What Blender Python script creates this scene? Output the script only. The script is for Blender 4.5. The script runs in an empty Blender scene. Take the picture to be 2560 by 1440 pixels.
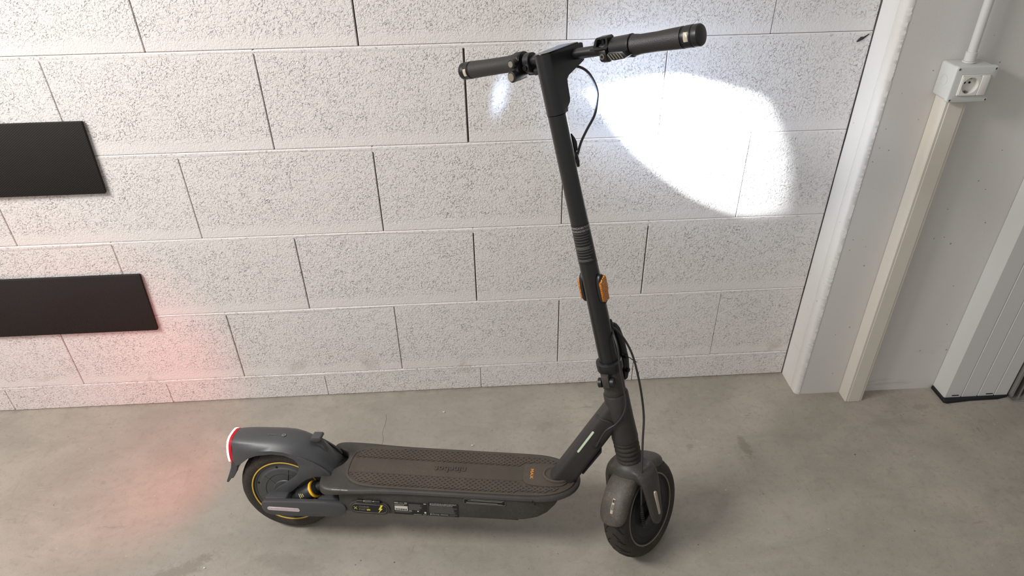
import bpy, bmesh, math, random
from mathutils import Vector, Matrix
random.seed(7)
pi = math.pi
scn = bpy.context.scene
COL = scn.collection
# ------------------------------------------------------------------ camera
cam_d = bpy.data.cameras.new('camera'); cam = bpy.data.objects.new('camera', cam_d); COL.objects.link(cam)
CX = Vector((0.99832, -0.05602, -0.01463)); CD = Vector((-0.04354, -0.55965, -0.82758)); CF = Vector((0.03817, 0.82683, -0.56115))
CAM = Vector((-0.22178, -1.70471, 1.5482))
cam.matrix_world = Matrix(((CX.x, -CD.x, -CF.x, CAM.x), (CX.y, -CD.y, -CF.y, CAM.y), (CX.z, -CD.z, -CF.z, CAM.z), (0, 0, 0, 1)))
cam_d.sensor_width = 36; cam_d.lens = 1722.9 / 2560 * 36; cam_d.clip_start = .01
scn.camera = cam
# ------------------------------------------------------------------ world + lights
w = bpy.data.worlds.new('garage_air'); scn.world = w; w.use_nodes = True
w.node_tree.nodes['Background'].inputs[0].default_value = (1.0, .98, .965, 1)
w.node_tree.nodes['Background'].inputs[1].default_value = 0.34
def area(name, loc, target, sx, sy, watts, col):
    l = bpy.data.lights.new(name, 'AREA'); l.shape = 'RECTANGLE'; l.size = sx; l.size_y = sy; l.energy = watts; l.color = col
    o = bpy.data.objects.new(name, l); COL.objects.link(o); o.location = loc
    o.rotation_euler = (Vector(target) - Vector(loc)).to_track_quat('-Z', 'Y').to_euler(); return o
area('ceiling_lamp_light', (-2.15, -1.15, 2.3), (-.3, -.2, .5), .9, .35, 64, (1, .972, .945))
area('left_fill_light', (-2.6, -2.6, 2.1), (-.2, -.1, .6), 1.4, 1.2, 13, (1, .98, .96))  # unseen soft fill, added from the left to lift wall and floor
vs = scn.view_settings
scn.display_settings.display_device = 'sRGB'
vs.view_transform = 'Standard'; vs.look = 'None'; vs.gamma = 1; vs.use_curve_mapping = False; vs.exposure = 0.0

# ------------------------------------------------------------------ materials
def srgb(r, g, b):
    f = lambda c: ((c / 255 + .055) / 1.055) ** 2.4 if c > 10 else c / 255 / 12.92
    return (f(r), f(g), f(b), 1)
class NT:
    def __init__(s, name):
        s.m = bpy.data.materials.new(name); s.m.use_nodes = True; s.t = s.m.node_tree; s.b = s.t.nodes['Principled BSDF']
        s.co = None
    def n(s, t, **k):
        x = s.t.nodes.new(t)
        for a, b in k.items(): setattr(x, a, b)
        return x
    def l(s, a, b): s.t.links.new(a, b)
    def coord(s, which='Object'):
        if not s.co: s.co = s.n('ShaderNodeTexCoord')
        return s.co.outputs[which]
    def noise(s, scale, detail=2, rough=.5, dist=0, vec=None):
        x = s.n('ShaderNodeTexNoise'); x.inputs['Scale'].default_value = scale; x.inputs['Detail'].default_value = detail
        x.inputs['Roughness'].default_value = rough; x.inputs['Distortion'].default_value = dist
        s.l(vec or s.coord(), x.inputs['Vector']); return x.outputs['Fac']
    def ramp(s, fac, stops):
        x = s.n('ShaderNodeValToRGB'); e = x.color_ramp.elements
        while len(e) < len(stops): e.new(.5)
        for i, (p, c) in enumerate(stops):
            e[i].position = p; e[i].color = c if isinstance(c, tuple) else (c, c, c, 1)
        s.l(fac, x.inputs[0]); return x.outputs[0]
    def mix(s, fac, a, b, blend='MIX'):
        x = s.n('ShaderNodeMix', data_type='RGBA', blend_type=blend)
        for v, i in ((fac, 0), (a, 6), (b, 7)):
            if isinstance(v, (int, float, tuple)): x.inputs[i].default_value = v
            else: s.l(v, x.inputs[i])
        return x.outputs[2]
    def math(s, op, a, b=0, c=0):
        x = s.n('ShaderNodeMath', operation=op)
        for i, v in enumerate((a, b, c)):
            if isinstance(v, (int, float)): x.inputs[i].default_value = v
            else: s.l(v, x.inputs[i])
        return x.outputs[0]
    def bump(s, h, strength, dist, prev=None):
        x = s.n('ShaderNodeBump'); x.inputs['Strength'].default_value = strength; x.inputs['Distance'].default_value = dist
        s.l(h, x.inputs['Height'])
        if prev: s.l(prev, x.inputs['Normal'])
        return x.outputs[0]
    def col(s, c):
        if isinstance(c, tuple): s.b.inputs['Base Color'].default_value = c
        else: s.l(c, s.b.inputs['Base Color'])
    def set(s, rough=.5, metal=0, spec=.5, normal=None):
        s.b.inputs['Roughness'].default_value = rough; s.b.inputs['Metallic'].default_value = metal
        s.b.inputs['Specular IOR Level'].default_value = spec
        if normal: s.l(normal, s.b.inputs['Normal'])
        return s.m
MAT = {}
def simple(name, rgb, rough=.5, metal=0, dust=0., dustc=(120, 108, 92), grain=0, gscale=900, spec=.5, dscale=14):
    t = NT(name); c = srgb(*rgb)
    if dust:
        f = t.ramp(t.noise(dscale, 5, .65), [(.35, 0.), (.75, dust)])
        f2 = t.ramp(t.noise(260, 2, .6), [(.45, .35), (.62, 1.)])
        c = t.mix(t.math('MULTIPLY', f, f2), c, srgb(*dustc))
    t.col(c); nm = t.bump(t.noise(gscale, 2), grain, .0006) if grain else None
    MAT[name] = t.set(rough, metal, spec, nm); return MAT[name]
simple('shell_plastic', (55, 53, 51), .50, dust=.28, grain=.25)
simple('fender_plastic', (66, 67, 70), .42, dust=.15, grain=.12)
simple('stem_metal', (31, 31, 32), .30, metal=.2, grain=.08, gscale=1800, spec=.8)
simple('neck_metal', (51, 48, 47), .48, metal=.1, dust=.10, grain=.15)
simple('black_plastic', (30, 30, 32), .38, grain=.1)
simple('gloss_black', (14, 14, 15), .12)
simple('rubber', (38, 34, 31), .72, dust=.55, dustc=(96, 82, 66), grain=.3)
simple('grip_rubber', (40, 38, 37), .6)
simple('mat_rubber', (70, 63, 55), .75, dust=.6, dustc=(98, 88, 75), grain=.35, dscale=9)
simple('mat_recess', (50, 46, 40), .85, dust=.4, dustc=(88, 80, 68))
simple('hub_plastic', (64, 66, 66), .5, dust=.45, dustc=(96, 90, 80))
simple('yellow_paint', (204, 170, 66), .5)
simple('yellow_ring', (236, 178, 40), .35)
simple('grey_ring', (120, 112, 98), .5)
simple('button_grey', (128, 122, 108), .45)
simple('bolt_metal', (150, 145, 135), .3, metal=.9)
simple('dark_bolt', (40, 40, 42), .35, metal=.6)
simple('label_black', (26, 26, 27), .35)
simple('label_white', (205, 200, 190), .5)
simple('label_grey', (120, 118, 112), .5)
simple('print_grey', (168, 165, 158), .5)
simple('print_yellow', (236, 222, 84), .45)
simple('print_orange', (206, 138, 44), .45)
simple('cable_rubber', (52, 50, 50), .42)
simple('fender_dusty', (66, 62, 58), .52, dust=.9, dustc=(110, 99, 86), grain=.35, dscale=30)
simple('conduit_plastic', (218, 212, 200), .42, dust=.15, dustc=(170, 158, 138))
simple('drum_black', (20, 20, 21), .55)
simple('box_plastic', (204, 205, 200), .42, dust=.12, dustc=(150, 142, 128))
simple('tube_plastic', (205, 203, 199), .4)
simple('socket_white', (226, 223, 216), .28)
simple('hole_black', (8, 8, 8), .9)
simple('zinc_metal', (176, 174, 168), .35, metal=.7, grain=.2)
simple('rail_dark', (22, 24, 28), .7)
simple('door_green', (92, 96, 82), .6)
simple('grout', (226, 222, 216), .9)
simple('crack_dark', (52, 50, 48), 1.0)
simple('grime', (92, 86, 76), .9)
# white painted corrugated metal
simple('door_metal', (214, 214, 211), .42, grain=.25, gscale=700)
# amber reflector
t = NT('amber_reflector'); v = t.n('ShaderNodeTexVoronoi'); v.inputs['Scale'].default_value = 420; t.l(t.coord(), v.inputs['Vector'])
t.col(t.ramp(v.outputs['Distance'], [(0., srgb(255, 190, 70)), (.35, srgb(214, 128, 26)), (1., srgb(120, 62, 10))]))
MAT['amber_reflector'] = t.set(.12, .15, .8, t.bump(v.outputs['Distance'], .6, .002))
t = NT('pink_lit_silver'); v = t.n('ShaderNodeTexVoronoi'); v.inputs['Scale'].default_value = 900; t.l(t.coord(), v.inputs['Vector'])
t.col(t.ramp(v.outputs['Distance'], [(0., srgb(226, 214, 216)), (1., srgb(178, 160, 168))])); MAT['pink_lit_silver'] = t.set(.22, .35)  # pink glow of the tail lamp is put into this silver
simple('pale_reflector', (186, 172, 156), .3, metal=.2)
simple('green_reflector', (206, 220, 196), .3)
simple('clear_lens', (208, 196, 176), .15, metal=.3)
def emis(name, rgb, e, strength):
    t = NT(name); t.col(srgb(*rgb)); t.b.inputs['Emission Color'].default_value = e; t.b.inputs['Emission Strength'].default_value = strength
    MAT[name] = t.set(.5, 0, .2)
emis('tail_lamp', (140, 18, 26), (1, .02, .04, 1), .30)
emis('tail_lamp_core', (255, 220, 220), (1, .72, .70, 1), 7)
emis('tail_lamp_dim', (190, 20, 30), (1, .03, .05, 1), 1.2)
emis('head_lamp', (255, 255, 255), (.8, .9, 1, 1), 8)
emis('screen', (20, 22, 30), (.55, .62, .8, 1), .35)
# carbon-like foam fabric
t = NT('foam_fabric'); mp = t.n('ShaderNodeMapping'); mp.inputs['Rotation'].default_value = (0, .6, 0); t.l(t.coord(), mp.inputs[0])
wv = t.n('ShaderNodeTexWave', bands_direction='Z'); wv.inputs['Scale'].default_value = 75; t.l(mp.outputs[0], wv.inputs['Vector'])
wx = t.n('ShaderNodeTexWave', bands_direction='X'); wx.inputs['Scale'].default_value = 55; t.l(mp.outputs[0], wx.inputs['Vector'])
t.col(t.mix(t.noise(6, 3), srgb(36, 33, 32), srgb(44, 40, 38)))
MAT['foam_fabric'] = t.set(.8, 0, .3, t.bump(wx.outputs['Fac'], .25, .0006, t.bump(wv.outputs['Fac'], .35, .0008)))

# painted light-aggregate block
def block_paint():
    t = NT('block_paint')
    g = t.n('ShaderNodeNewGeometry'); P = g.outputs['Position']; tx = t.coord('Object')
    sep = t.n('ShaderNodeSeparateXYZ'); t.l(P, sep.inputs[0])
    # small worm-like pits
    n1 = t.noise(185, 2.5, .55, .9, P); n2 = t.noise(68, 2, .5, .8, P); n3 = t.noise(5.5, 3, .6, 0, P); n5 = t.noise(26, 2, .5, .3, P); n6 = t.noise(38, 3, .6, .6, P)
    v = t.n('ShaderNodeTexVoronoi', feature='DISTANCE_TO_EDGE'); v.inputs['Scale'].default_value = 95
    # object space of a block: centred, half height .1255 ; smoother bands along its upper and lower edges
    so = t.n('ShaderNodeSeparateXYZ'); t.l(tx, so.inputs[0])
    az = t.math('ABSOLUTE', so.outputs[2])
    edge = t.ramp(t.math('ADD', t.math('SUBTRACT', az, t.math('MULTIPLY', so.outputs[2], .07)), t.math('MULTIPLY', n5, .03)), [(.108, 1.), (.130, .08)])
    dens = t.math('MULTIPLY', t.math('MULTIPLY', edge, 1.0), t.math('MULTIPLY', t.ramp(n3, [(.34, .55), (.62, 1.)]), t.ramp(n6, [(.36, .25), (.60, 1.)])))
    pit = t.ramp(n1, [(.30, 0.), (.48, 1.)])
    pitb = t.ramp(n2, [(.30, 0.), (.37, 1.)])
    h = t.math('MULTIPLY', pit, t.math('ADD', t.math('MULTIPLY', pitb, .6), .4))
    hs = t.math('SUBTRACT', 1., t.math('MULTIPLY', t.math('SUBTRACT', 1., h), dens))
    b0 = t.bump(t.noise(330, 3, .6, .6, P), .40, .0010, t.bump(n1, .55, .0022, t.bump(n6, .35, .0026)))
    b1 = t.bump(hs, .8, .0024, b0)
    pit_tone = t.math('MULTIPLY', t.math('POWER', t.math('SUBTRACT', 1., hs), 2.), .12)  # pits are coloured darker the deeper they lie
    deep = t.math('MULTIPLY', t.ramp(n1, [(.32, .48), (.395, 0.)]), t.math('MULTIPLY', dens, edge))
    base = t.mix(t.noise(1.8, 3, .6, 0, P), srgb(232, 228, 225), srgb(225, 220, 216))
    # grubby smudges low on the wall
    zz = t.ramp(sep.outputs[2], [(.06, 0.), (.11, 1.), (.16, .15), (.22, 0.)])
    sm = t.math('MULTIPLY', t.ramp(t.noise(9, 4, .6, 0, P), [(.55, 0.), (.68, .55)]), zz)
    c = t.mix(pit_tone, base, srgb(120, 112, 104)); c = t.mix(deep, c, srgb(96, 88, 82)); c = t.mix(sm, c, srgb(168, 160, 146))
    t.col(c); return t.set(.78, 0, .25, b1)
MAT['block_paint'] = block_paint()
def plaster(name, c1, c2, fine=.25):
    t = NT(name); g = t.n('ShaderNodeNewGeometry'); P = g.outputs['Position']
    v = t.n('ShaderNodeTexVoronoi'); v.inputs['Scale'].default_value = 42; v.inputs['Randomness'].default_value = 1; t.l(P, v.inputs['Vector'])
    sz = t.math('MULTIPLY', t.ramp(t.noise(24, 1, .5, 0, P), [(.44, 0.), (.72, .12)]), 1.)
    hole = t.math('LESS_THAN', v.outputs['Distance'], sz)
    c = t.mix(t.noise(2.2, 5, .6, 0, P), srgb(*c1), srgb(*c2))
    sep = t.n('ShaderNodeSeparateXYZ'); t.l(P, sep.inputs[0])
    mp = t.n('ShaderNodeMapping'); mp.inputs['Scale'].default_value = (6, 6, 34); mp.inputs['Rotation'].default_value = (0, .25, 0); t.l(P, mp.inputs[0])
    scuff = t.math('MULTIPLY', t.ramp(t.noise(1, 4, .7, .5, mp.outputs[0]), [(.60, 0.), (.74, .28)]), t.ramp(sep.outputs[2], [(.0, 1.), (.30, 0.)]))
    c = t.mix(scuff, c, srgb(140, 134, 126))
    c = t.mix(t.math('MULTIPLY', hole, .6), c, srgb(96, 90, 84)); t.col(c)
    b = t.bump(t.noise(420, 3, .5, 0, P), fine, .0009); b = t.bump(t.math('SUBTRACT', 1., hole), .8, .002, b)
    MAT[name] = t.set(.7, 0, .3, b)
plaster('pilaster_paint', (222, 219, 215), (213, 209, 205))
plaster('pilaster_side_paint', (222, 220, 216), (216, 213, 208), .5)
def concrete():
    t = NT('floor_concrete'); g = t.n('ShaderNodeNewGeometry'); P = g.outputs['Position']
    def mapn(scale, rot, ns, det, rough, dist):
        mp = t.n('ShaderNodeMapping'); mp.inputs['Scale'].default_value = scale; mp.inputs['Rotation'].default_value = (0, 0, rot); t.l(P, mp.inputs[0])
        return t.noise(ns, det, rough, dist, mp.outputs[0])
    n1 = t.noise(1.4, 7, .66, .3, P); n2 = mapn((3.2, 6.5, 1), .35, 1.3, 7, .70, .6); n3 = t.noise(55, 3, .6, 0, P); n4 = t.noise(9, 6, .72, .4, P)
    c = t.ramp(n1, [(.30, srgb(148, 143, 133)), (.5, srgb(160, 154, 143)), (.70, srgb(172, 164, 153))])
    c = t.mix(t.ramp(n2, [(.38, .55), (.54, 0.)]), c, srgb(143, 138, 127))
    c = t.mix(t.ramp(n4, [(.40, .30), (.52, 0.)]), c, srgb(146, 140, 129))
    c = t.mix(t.ramp(t.noise(2.3, 5, .6, .2, P), [(.55, 0.), (.70, .40)]), c, srgb(186, 176, 162))
    # scratches and trowel marks in several directions
    for k, (sc_, rot, lo, hi, st, cc) in enumerate((((70, 16, 1), .9, .63, .70, .34, (116, 108, 96)), ((14, 60, 1), .35, .62, .69, .40, (118, 110, 98)), ((80, 20, 1), -.5, .65, .71, .36, (108, 100, 88)), ((18, 60, 1), 1.2, .64, .71, .30, (192, 184, 170)))):
        mask = t.ramp(t.noise(2.1 + k*.37, 3, .6, 0, P), [(.47, 0.), (.60, 1.)])
        c = t.mix(t.math('MULTIPLY', t.ramp(mapn(sc_, rot, 1., 4, .65, .8), [(lo, 0.), (hi, st)]), mask), c, srgb(*cc))
    c = t.mix(t.ramp(n3, [(.33, .20), (.47, 0.), (.60, 0.), (.8, .16)]), c, srgb(120, 113, 102))
    c = t.mix(t.ramp(t.noise(420, 2, .7, 0, P), [(.34, .22), (.5, 0.), (.62, 0.), (.8, .10)]), c, srgb(112, 106, 96))
    for vs_, lo, hi, rad, st, cc in ((26, .50, .74, .075, .8, (78, 68, 58)), (60, .52, .7, .12, .55, (96, 86, 74)), (48, .56, .72, .10, .5, (206, 200, 190))):
        v = t.n('ShaderNodeTexVoronoi'); v.inputs['Scale'].default_value = vs_; t.l(P, v.inputs['Vector'])
        sp = t.math('LESS_THAN', t.math('ADD', v.outputs['Distance'], t.math('MULTIPLY', t.noise(300, 2, .6, 0, P), .06)), t.math('ADD', t.ramp(t.noise(vs_*.4, 1, .5, 0, P), [(lo, 0.), (hi, rad)]), .03))
        c = t.mix(t.math('MULTIPLY', sp, st), c, srgb(*cc))
    # worn dark smears
    for (x, y, rx, ry, rot, st) in SMEARS:
        mp = t.n('ShaderNodeMapping', vector_type='TEXTURE'); mp.inputs['Location'].default_value = (x, y, 0); mp.inputs['Rotation'].default_value = (0, 0, rot); mp.inputs['Scale'].default_value = (rx, ry, 1); t.l(P, mp.inputs[0])
        ln = t.n('ShaderNodeVectorMath', operation='LENGTH'); t.l(mp.outputs[0], ln.inputs[0])
        f = t.math('ADD', ln.outputs['Value'], t.math('MULTIPLY', t.math('SUBTRACT', t.noise(60, 4, .7, 1., P), .5), 2.4))
        c = t.mix(t.ramp(f, [(.55, st), (.95, 0.)]), c, srgb(112, 106, 94))
    sep = t.n('ShaderNodeSeparateXYZ'); t.l(P, sep.inputs[0])
    dl = t.ramp(t.math('ADD', sep.outputs[1], t.math('MULTIPLY', t.noise(22, 4, .7, 0, P), .05)), [(.010, 0.), (.034, .6)])
    c = t.mix(dl, c, srgb(112, 103, 90))
    t.col(c)
    b = t.bump(n3, .14, .001); b = t.bump(t.noise(300, 2, .6, 0, P), .16, .0009, b)
    t.l(t.ramp(n2, [(.3, .62), (.7, .8)]), t.b.inputs['Roughness'])
    return t.set(.72, 0, .3, b)
SMEARS = [(.526, -.315, .018, .055, .10, .48), (.365, -.301, .018, .010, .3, .35), (-.06, -.19, .04, .02, .5, .25), (-1.05, -.64, .15, .03, .5, .45), (1.13, -.19, .05, .014, .1, .25), (-.75, -.62, .12, .03, -.3, .22)]
MAT['floor_concrete'] = concrete()

# ------------------------------------------------------------------ geometry helpers
class MB:
    def __init__(s): s.bm = bmesh.new()
    def box(s, lo, hi, bev=0, seg=1, M=None):
        x0, y0, z0 = lo; x1, y1, z1 = hi
        v = [s.bm.verts.new(c) for c in ((x0,y0,z0),(x1,y0,z0),(x1,y1,z0),(x0,y1,z0),(x0,y0,z1),(x1,y0,z1),(x1,y1,z1),(x0,y1,z1))]
        f = [s.bm.faces.new([v[i] for i in q]) for q in ((3,2,1,0),(4,5,6,7),(0,1,5,4),(1,2,6,5),(2,3,7,6),(3,0,4,7))]
        s._bev(f, bev, seg, M); return s
    def _bev(s, f, bev, seg=1, M=None, ang=.5):
        vs_ = {v for x in f for v in x.verts}
        if M is not None: bmesh.ops.transform(s.bm, matrix=M, verts=list(vs_))
        if bev:
            bmesh.ops.recalc_face_normals(s.bm, faces=f)
            ed = [e for e in {e for x in f for e in x.edges} if len(e.link_faces) == 2 and e.calc_face_angle(0) > ang]
            bmesh.ops.bevel(s.bm, geom=ed, offset=bev, segments=seg, affect='EDGES', profile=.5)
    def prism(s, poly, a, b, axis='y', bev=0, seg=1, M=None, ang=.5):
        def P(q, t):
            return {'y': (q[0], t, q[1]), 'x': (t, q[0], q[1]), 'z': (q[0], q[1], t)}[axis]
        A = [s.bm.verts.new(P(q, a)) for q in poly]; B = [s.bm.verts.new(P(q, b)) for q in poly]
        n = len(poly); f = [s.bm.faces.new(A), s.bm.faces.new(B[::-1])]
        for i in range(n): f.append(s.bm.faces.new((A[(i+1) % n], A[i], B[i], B[(i+1) % n])))
        s._bev(f, bev, seg, M, ang); return s
    def loft(s, rings, cap=True, closed=True, loop=False):
        R = [[s.bm.verts.new(p) for p in r] for r in rings]; n = len(R[0])
        m = len(R)
        for i in range(m if loop else m - 1):
            a, b = R[i], R[(i+1) % m]
            for j in range(n if closed else n - 1):
                k = (j+1) % n
                s.bm.faces.new((a[j], a[k], b[k], b[j]))
        if cap and closed and not loop:
            s.bm.faces.new(R[0][::-1]); s.bm.faces.new(R[-1])
        return s
    def tube(s, pts, r, n=10, cap=True):
        pts = [Vector(p) for p in pts]; rr = r if isinstance(r, (list, tuple)) else [r] * len(pts)
        t0 = (pts[1] - pts[0]).normalized(); up = Vector((0, 0, 1)) if abs(t0.z) < .9 else Vector((1, 0, 0))
        a = t0.cross(up).normalized(); rings = []
        for i, p in enumerate(pts):
            t = (pts[min(i+1, len(pts)-1)] - pts[max(i-1, 0)]).normalized()
            a = (a - t * a.dot(t)).normalized(); b = t.cross(a)
            rings.append([p + (a * math.cos(2*pi*j/n) + b * math.sin(2*pi*j/n)) * rr[i] for j in range(n)])
        return s.loft(rings, cap)
    def lathe(s, prof, c=(0, 0, 0), axis='z', n=32, cap=True, a0=0, a1=None):
        """prof: (radius, height) list"""
        c = Vector(c); full = a1 is None; m = n if full else n + 1
        def P(r, h, a):
            x, y = r * math.cos(a), r * math.sin(a)
            return c + Vector({'z': (x, y, h), 'y': (x, h, y), 'x': (h, x, y)}[axis])
        rings = [[P(r, h, (a0 + (2*pi if full else a1 - a0) * j / n)) for j in range(m)] for r, h in prof]
        return s.loft(rings, cap, full)
    def cyl(s, p, q, r, n=20, r2=None): return s.tube([p, q], [r, r if r2 is None else r2], n)
    def done(s, name, mat, parent=None, M=None, label=None, smooth=35, kind=None, sub=0, loc=None):
        bm = s.bm
        bmesh.ops.remove_doubles(bm, verts=bm.verts, dist=1e-6)
        if M is not None: bmesh.ops.transform(bm, matrix=M, verts=bm.verts)
        if loc is not None: bmesh.ops.translate(bm, vec=-Vector(loc), verts=bm.verts)
        bmesh.ops.recalc_face_normals(bm, faces=bm.faces)
        me = bpy.data.meshes.new(name); bm.to_mesh(me); bm.free()
        me.materials.append(MAT[mat])
        for p in me.polygons: p.use_smooth = True
        me.set_sharp_from_angle(angle=math.radians(smooth))
        return link(name, me, parent, label, kind, sub, loc)
def link(name, me, parent=None, label=None, kind=None, sub=0, loc=None):
    o = bpy.data.objects.new(name, me); COL.objects.link(o)
    if parent: o.parent = parent
    if loc is not None: o.location = loc
    if label: o['label'] = label
    if kind: o['kind'] = kind
    if sub:
        m = o.modifiers.new('smooth', 'SUBSURF'); m.levels = sub; m.render_levels = sub
    return o
def empty(name, loc=(0,0,0), M=None):
    o = bpy.data.objects.new(name, None); COL.objects.link(o); o.empty_display_size = .1
    if M is not None: o.matrix_world = M
    else: o.location = loc
    return o
def tag(o, label, cat, group=None):
    o['label'] = label; o['category'] = cat
    if group: o['group'] = group
    return o
def struct(o): o['kind'] = 'structure'; return o
def rrect(hx, hy, r, n=5, cx=0, cy=0):
    out = []
    for sx, sy, a0 in ((1,1,0), (-1,1,pi/2), (-1,-1,pi), (1,-1,3*pi/2)):
        for i in range(n + 1):
            a = a0 + pi/2 * i / n; out.append((cx + sx*(hx-r) + r*math.cos(a), cy + sy*(hy-r) + r*math.sin(a)))
    return out
def smooth_poly(pts, it=2, closed=True):
    for _ in range(it):
        o = []; n = len(pts)
        rng = range(n) if closed else range(n - 1)
        if not closed: o.append(pts[0])
        for i in rng:
            a, b = pts[i], pts[(i+1) % n]
            o.append(tuple(a[k]*.75 + b[k]*.25 for k in range(len(a)))); o.append(tuple(a[k]*.25 + b[k]*.75 for k in range(len(a))))
        if not closed: o.append(pts[-1])
        pts = o
    return pts
def spline(pts, n=6):
    P = [Vector(p) for p in pts]; out = []
    for i in range(len(P) - 1):
        a, b, c, d = P[max(i-1, 0)], P[i], P[i+1], P[min(i+2, len(P)-1)]
        for j in range(n):
            t = j / n
            out.append(.5 * ((2*b) + (c-a)*t + (2*a-5*b+4*c-d)*t*t + (3*b-a-3*c+d)*t**3))
    out.append(P[-1]); return out
def text(name, s, size, mat, parent, fn, bold=0, width=None, thick=.0002, spacing=1, label=None, shear=0):
    """flat lettering; fn maps (x,y,z) of centred text to parent space; width forces the total width"""
    cu = bpy.data.curves.new(name, 'FONT'); cu.body = s; cu.size = size; cu.align_x = 'CENTER'; cu.align_y = 'CENTER'
    cu.offset = bold; cu.resolution_u = 2; cu.space_character = spacing; cu.extrude = thick; cu.shear = shear
    ob = bpy.data.objects.new('tmp', cu); COL.objects.link(ob)
    dg = bpy.context.evaluated_depsgraph_get(); me = bpy.data.meshes.new_from_object(ob.evaluated_get(dg))
    bpy.data.objects.remove(ob); bpy.data.curves.remove(cu)
    xs = [v.co.x for v in me.vertices]
    k = width / (max(xs) - min(xs)) if width and xs else 1
    for v in me.vertices: v.co = Vector(fn(v.co.x * k, v.co.y, v.co.z))
    me.materials.clear(); me.materials.append(MAT[mat])
    return link(name, me, parent, label)

# ================================================================== SETTING
H = .253; Z0 = .0957
# floor
b = MB(); b.box((-4, -4.2, -.12), (4.2, .35, 0)); struct(b.done('floor', 'floor_concrete'))
# wall backing (mortar bed behind the blocks)
XE = .757                                                    # where the block wall meets the pilaster
wall = struct(MB().box((-3.2, .034, 0), (XE + .06, .2, 2.62)).done('wall_back', 'grout'))
def mkblock(x0, x1, z0, z1, y):
    hx, hz = (x1-x0)/2, (z1-z0)/2
    key = (round(hx, 4), round(hz, 4))
    if key not in _bm:
        m = MB(); m.box((-hx, 0, -hz), (hx, .034, hz), .0012)
        o = m.done('block', 'block_paint', wall); _bm[key] = o.data
    else: o = link('block', _bm[key], wall)
    o.location = ((x0+x1)/2, y, (z0+z1)/2)
_bm = {}
gaps = {(5,-.5):.0045, (4,-.25):.0050, (3,-.5):.0034, (2,-.25):.0032, (4,-.75):.0028, (2,-.75):.0024, (1,-1.):.0026, (1,-.5):.0024, (5,-1.):.0026, (0,-.75):.0016,
        (3,0.):.0026, (1,0.):.0026, (3,-1.):.0022, (2,.25):.0036, (5,.5):.0014, (1,.5):.0012, (3,.5):.0018, (0,-.25):.0014, (5,0.):.0024, (4,.25):.002, (0,-1.25):.001, (2,-1.25):.003}
zl = [0] + [Z0 + H*k for k in range(0, 10)]
for c in range(0, 10):
    z0, z1 = (zl[c] if c else .0005), zl[c+1]
    off = 0 if c % 2 else .25
    js = [off + .5*i for i in range(-7, 3) if -3.2 < off + .5*i < XE - .03]
    edges = [-3.2] + js + [XE]
    for i in range(len(edges) - 1):
        a, bb = edges[i], edges[i+1]
        ga = gaps.get((c, round(a, 2)), .002)/2 if i else 0; gb = gaps.get((c, round(bb, 2)), .002)/2 if i < len(edges)-2 else 0
        mkblock(a + ga, bb - gb, z0 + .0006, z1 - .0006, random.uniform(-.0008, .0008))
# smeared mortar fillets along the top of each course (bed joint): slightly proud, painted
def fillet(z, k):
    n = 110; rings = []
    rnd = random.Random(k)
    up = [0.] * (n+1); dn = [0.] * (n+1)
    for j in range(n+1):
        up[j] = .0002 + .0011*rnd.random(); dn[j] = .0090 + .0035*rnd.random() + .003*math.sin(j*.37 + k)
    m = MB(); R = []
    for j in range(n+1):
        x = -3.2 + (XE - .004 + 3.2) * j / n
        zz = z - .001 + .0006*math.sin(j*.21 + k*2)
        pr = -.0007 - .0009*rnd.random()
        R.append([(x, .0016, zz - dn[j]*1.25), (x, pr*.35, zz - dn[j]*.8), (x, pr*.8, zz - dn[j]*.45), (x, pr*.9, zz - .0022), (x, .004, zz - up[j]*.6)])
    m.loft(R, cap=False, closed=False)
    m.done('bed_joint', 'joint_paint', wall, smooth=60)
t = NT('joint_paint'); g = t.n('ShaderNodeNewGeometry'); P = g.outputs['Position']
hh = t.ramp(t.noise(150, 2.5, .55, 1.1, P), [(.33, 0.), (.40, 1.)])
t.col(t.mix(t.math('MULTIPLY', t.math('SUBTRACT', 1., hh), .3), srgb(232, 228, 225), srgb(120, 112, 104)))
MAT['joint_paint'] = t.set(.75, 0, .25, t.bump(hh, .8, .002, t.bump(t.noise(70, 3, .6, .5, P), .4, .003)))
for c in range(1, 10): fillet(zl[c], c)
# filled gap at the top-right block end
crk = MB(); crk.tube([(.722, -.0008, 1.083), (.731, -.001, 1.091), (.738, -.0008, 1.093), (.748, -.001, 1.101)], [.0016, .0045, .0022, .0012], 6)
crk.done('chipped_corner', 'crack_dark', wall)

# pilaster : a concrete column with a shuttering seam down its flank
px0 = XE + .003
pil = struct(MB().prism([(px0, .03), (px0 + .001, -.070), (px0 + .0035, -.0712), (px0 + .0045, -.097), (px0 + .016, -.1055), (1.60, -.1075), (1.60, .2), (px0, .2)], 0, 2.62, 'z').done('wall_right', 'pilaster_paint'))
# flank paint : the face turned to the left, with its rough arris
m = MB(); n = 420; rnd = random.Random(3); R = []
for j in range(n + 1):
    z = 1.5 * j / n; q = rnd.uniform(-.0013, .0011)*(.3 + .7*abs(math.sin(z*23)))
    s0 = -.071 + .0035*math.sin(z*3.1) + rnd.uniform(-.0007, .0007)
    R.append([(px0 - .0008, .0, z), (px0 - .0008, s0 + .001, z), (px0 + .0008, s0, z), (px0 - .0002, s0 - .0012, z), (px0 + .0004, -.0965 + q, z), (px0 + .0045 + q, -.1030, z), (px0 + .0150 + q*1.6, -.1068 + q*.3, z), (px0 + .0175 + q*2, -.1054, z)])
m.loft(R, cap=False, closed=False); m.done('column_flank', 'pilaster_side_paint', pil, smooth=50)
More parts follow.
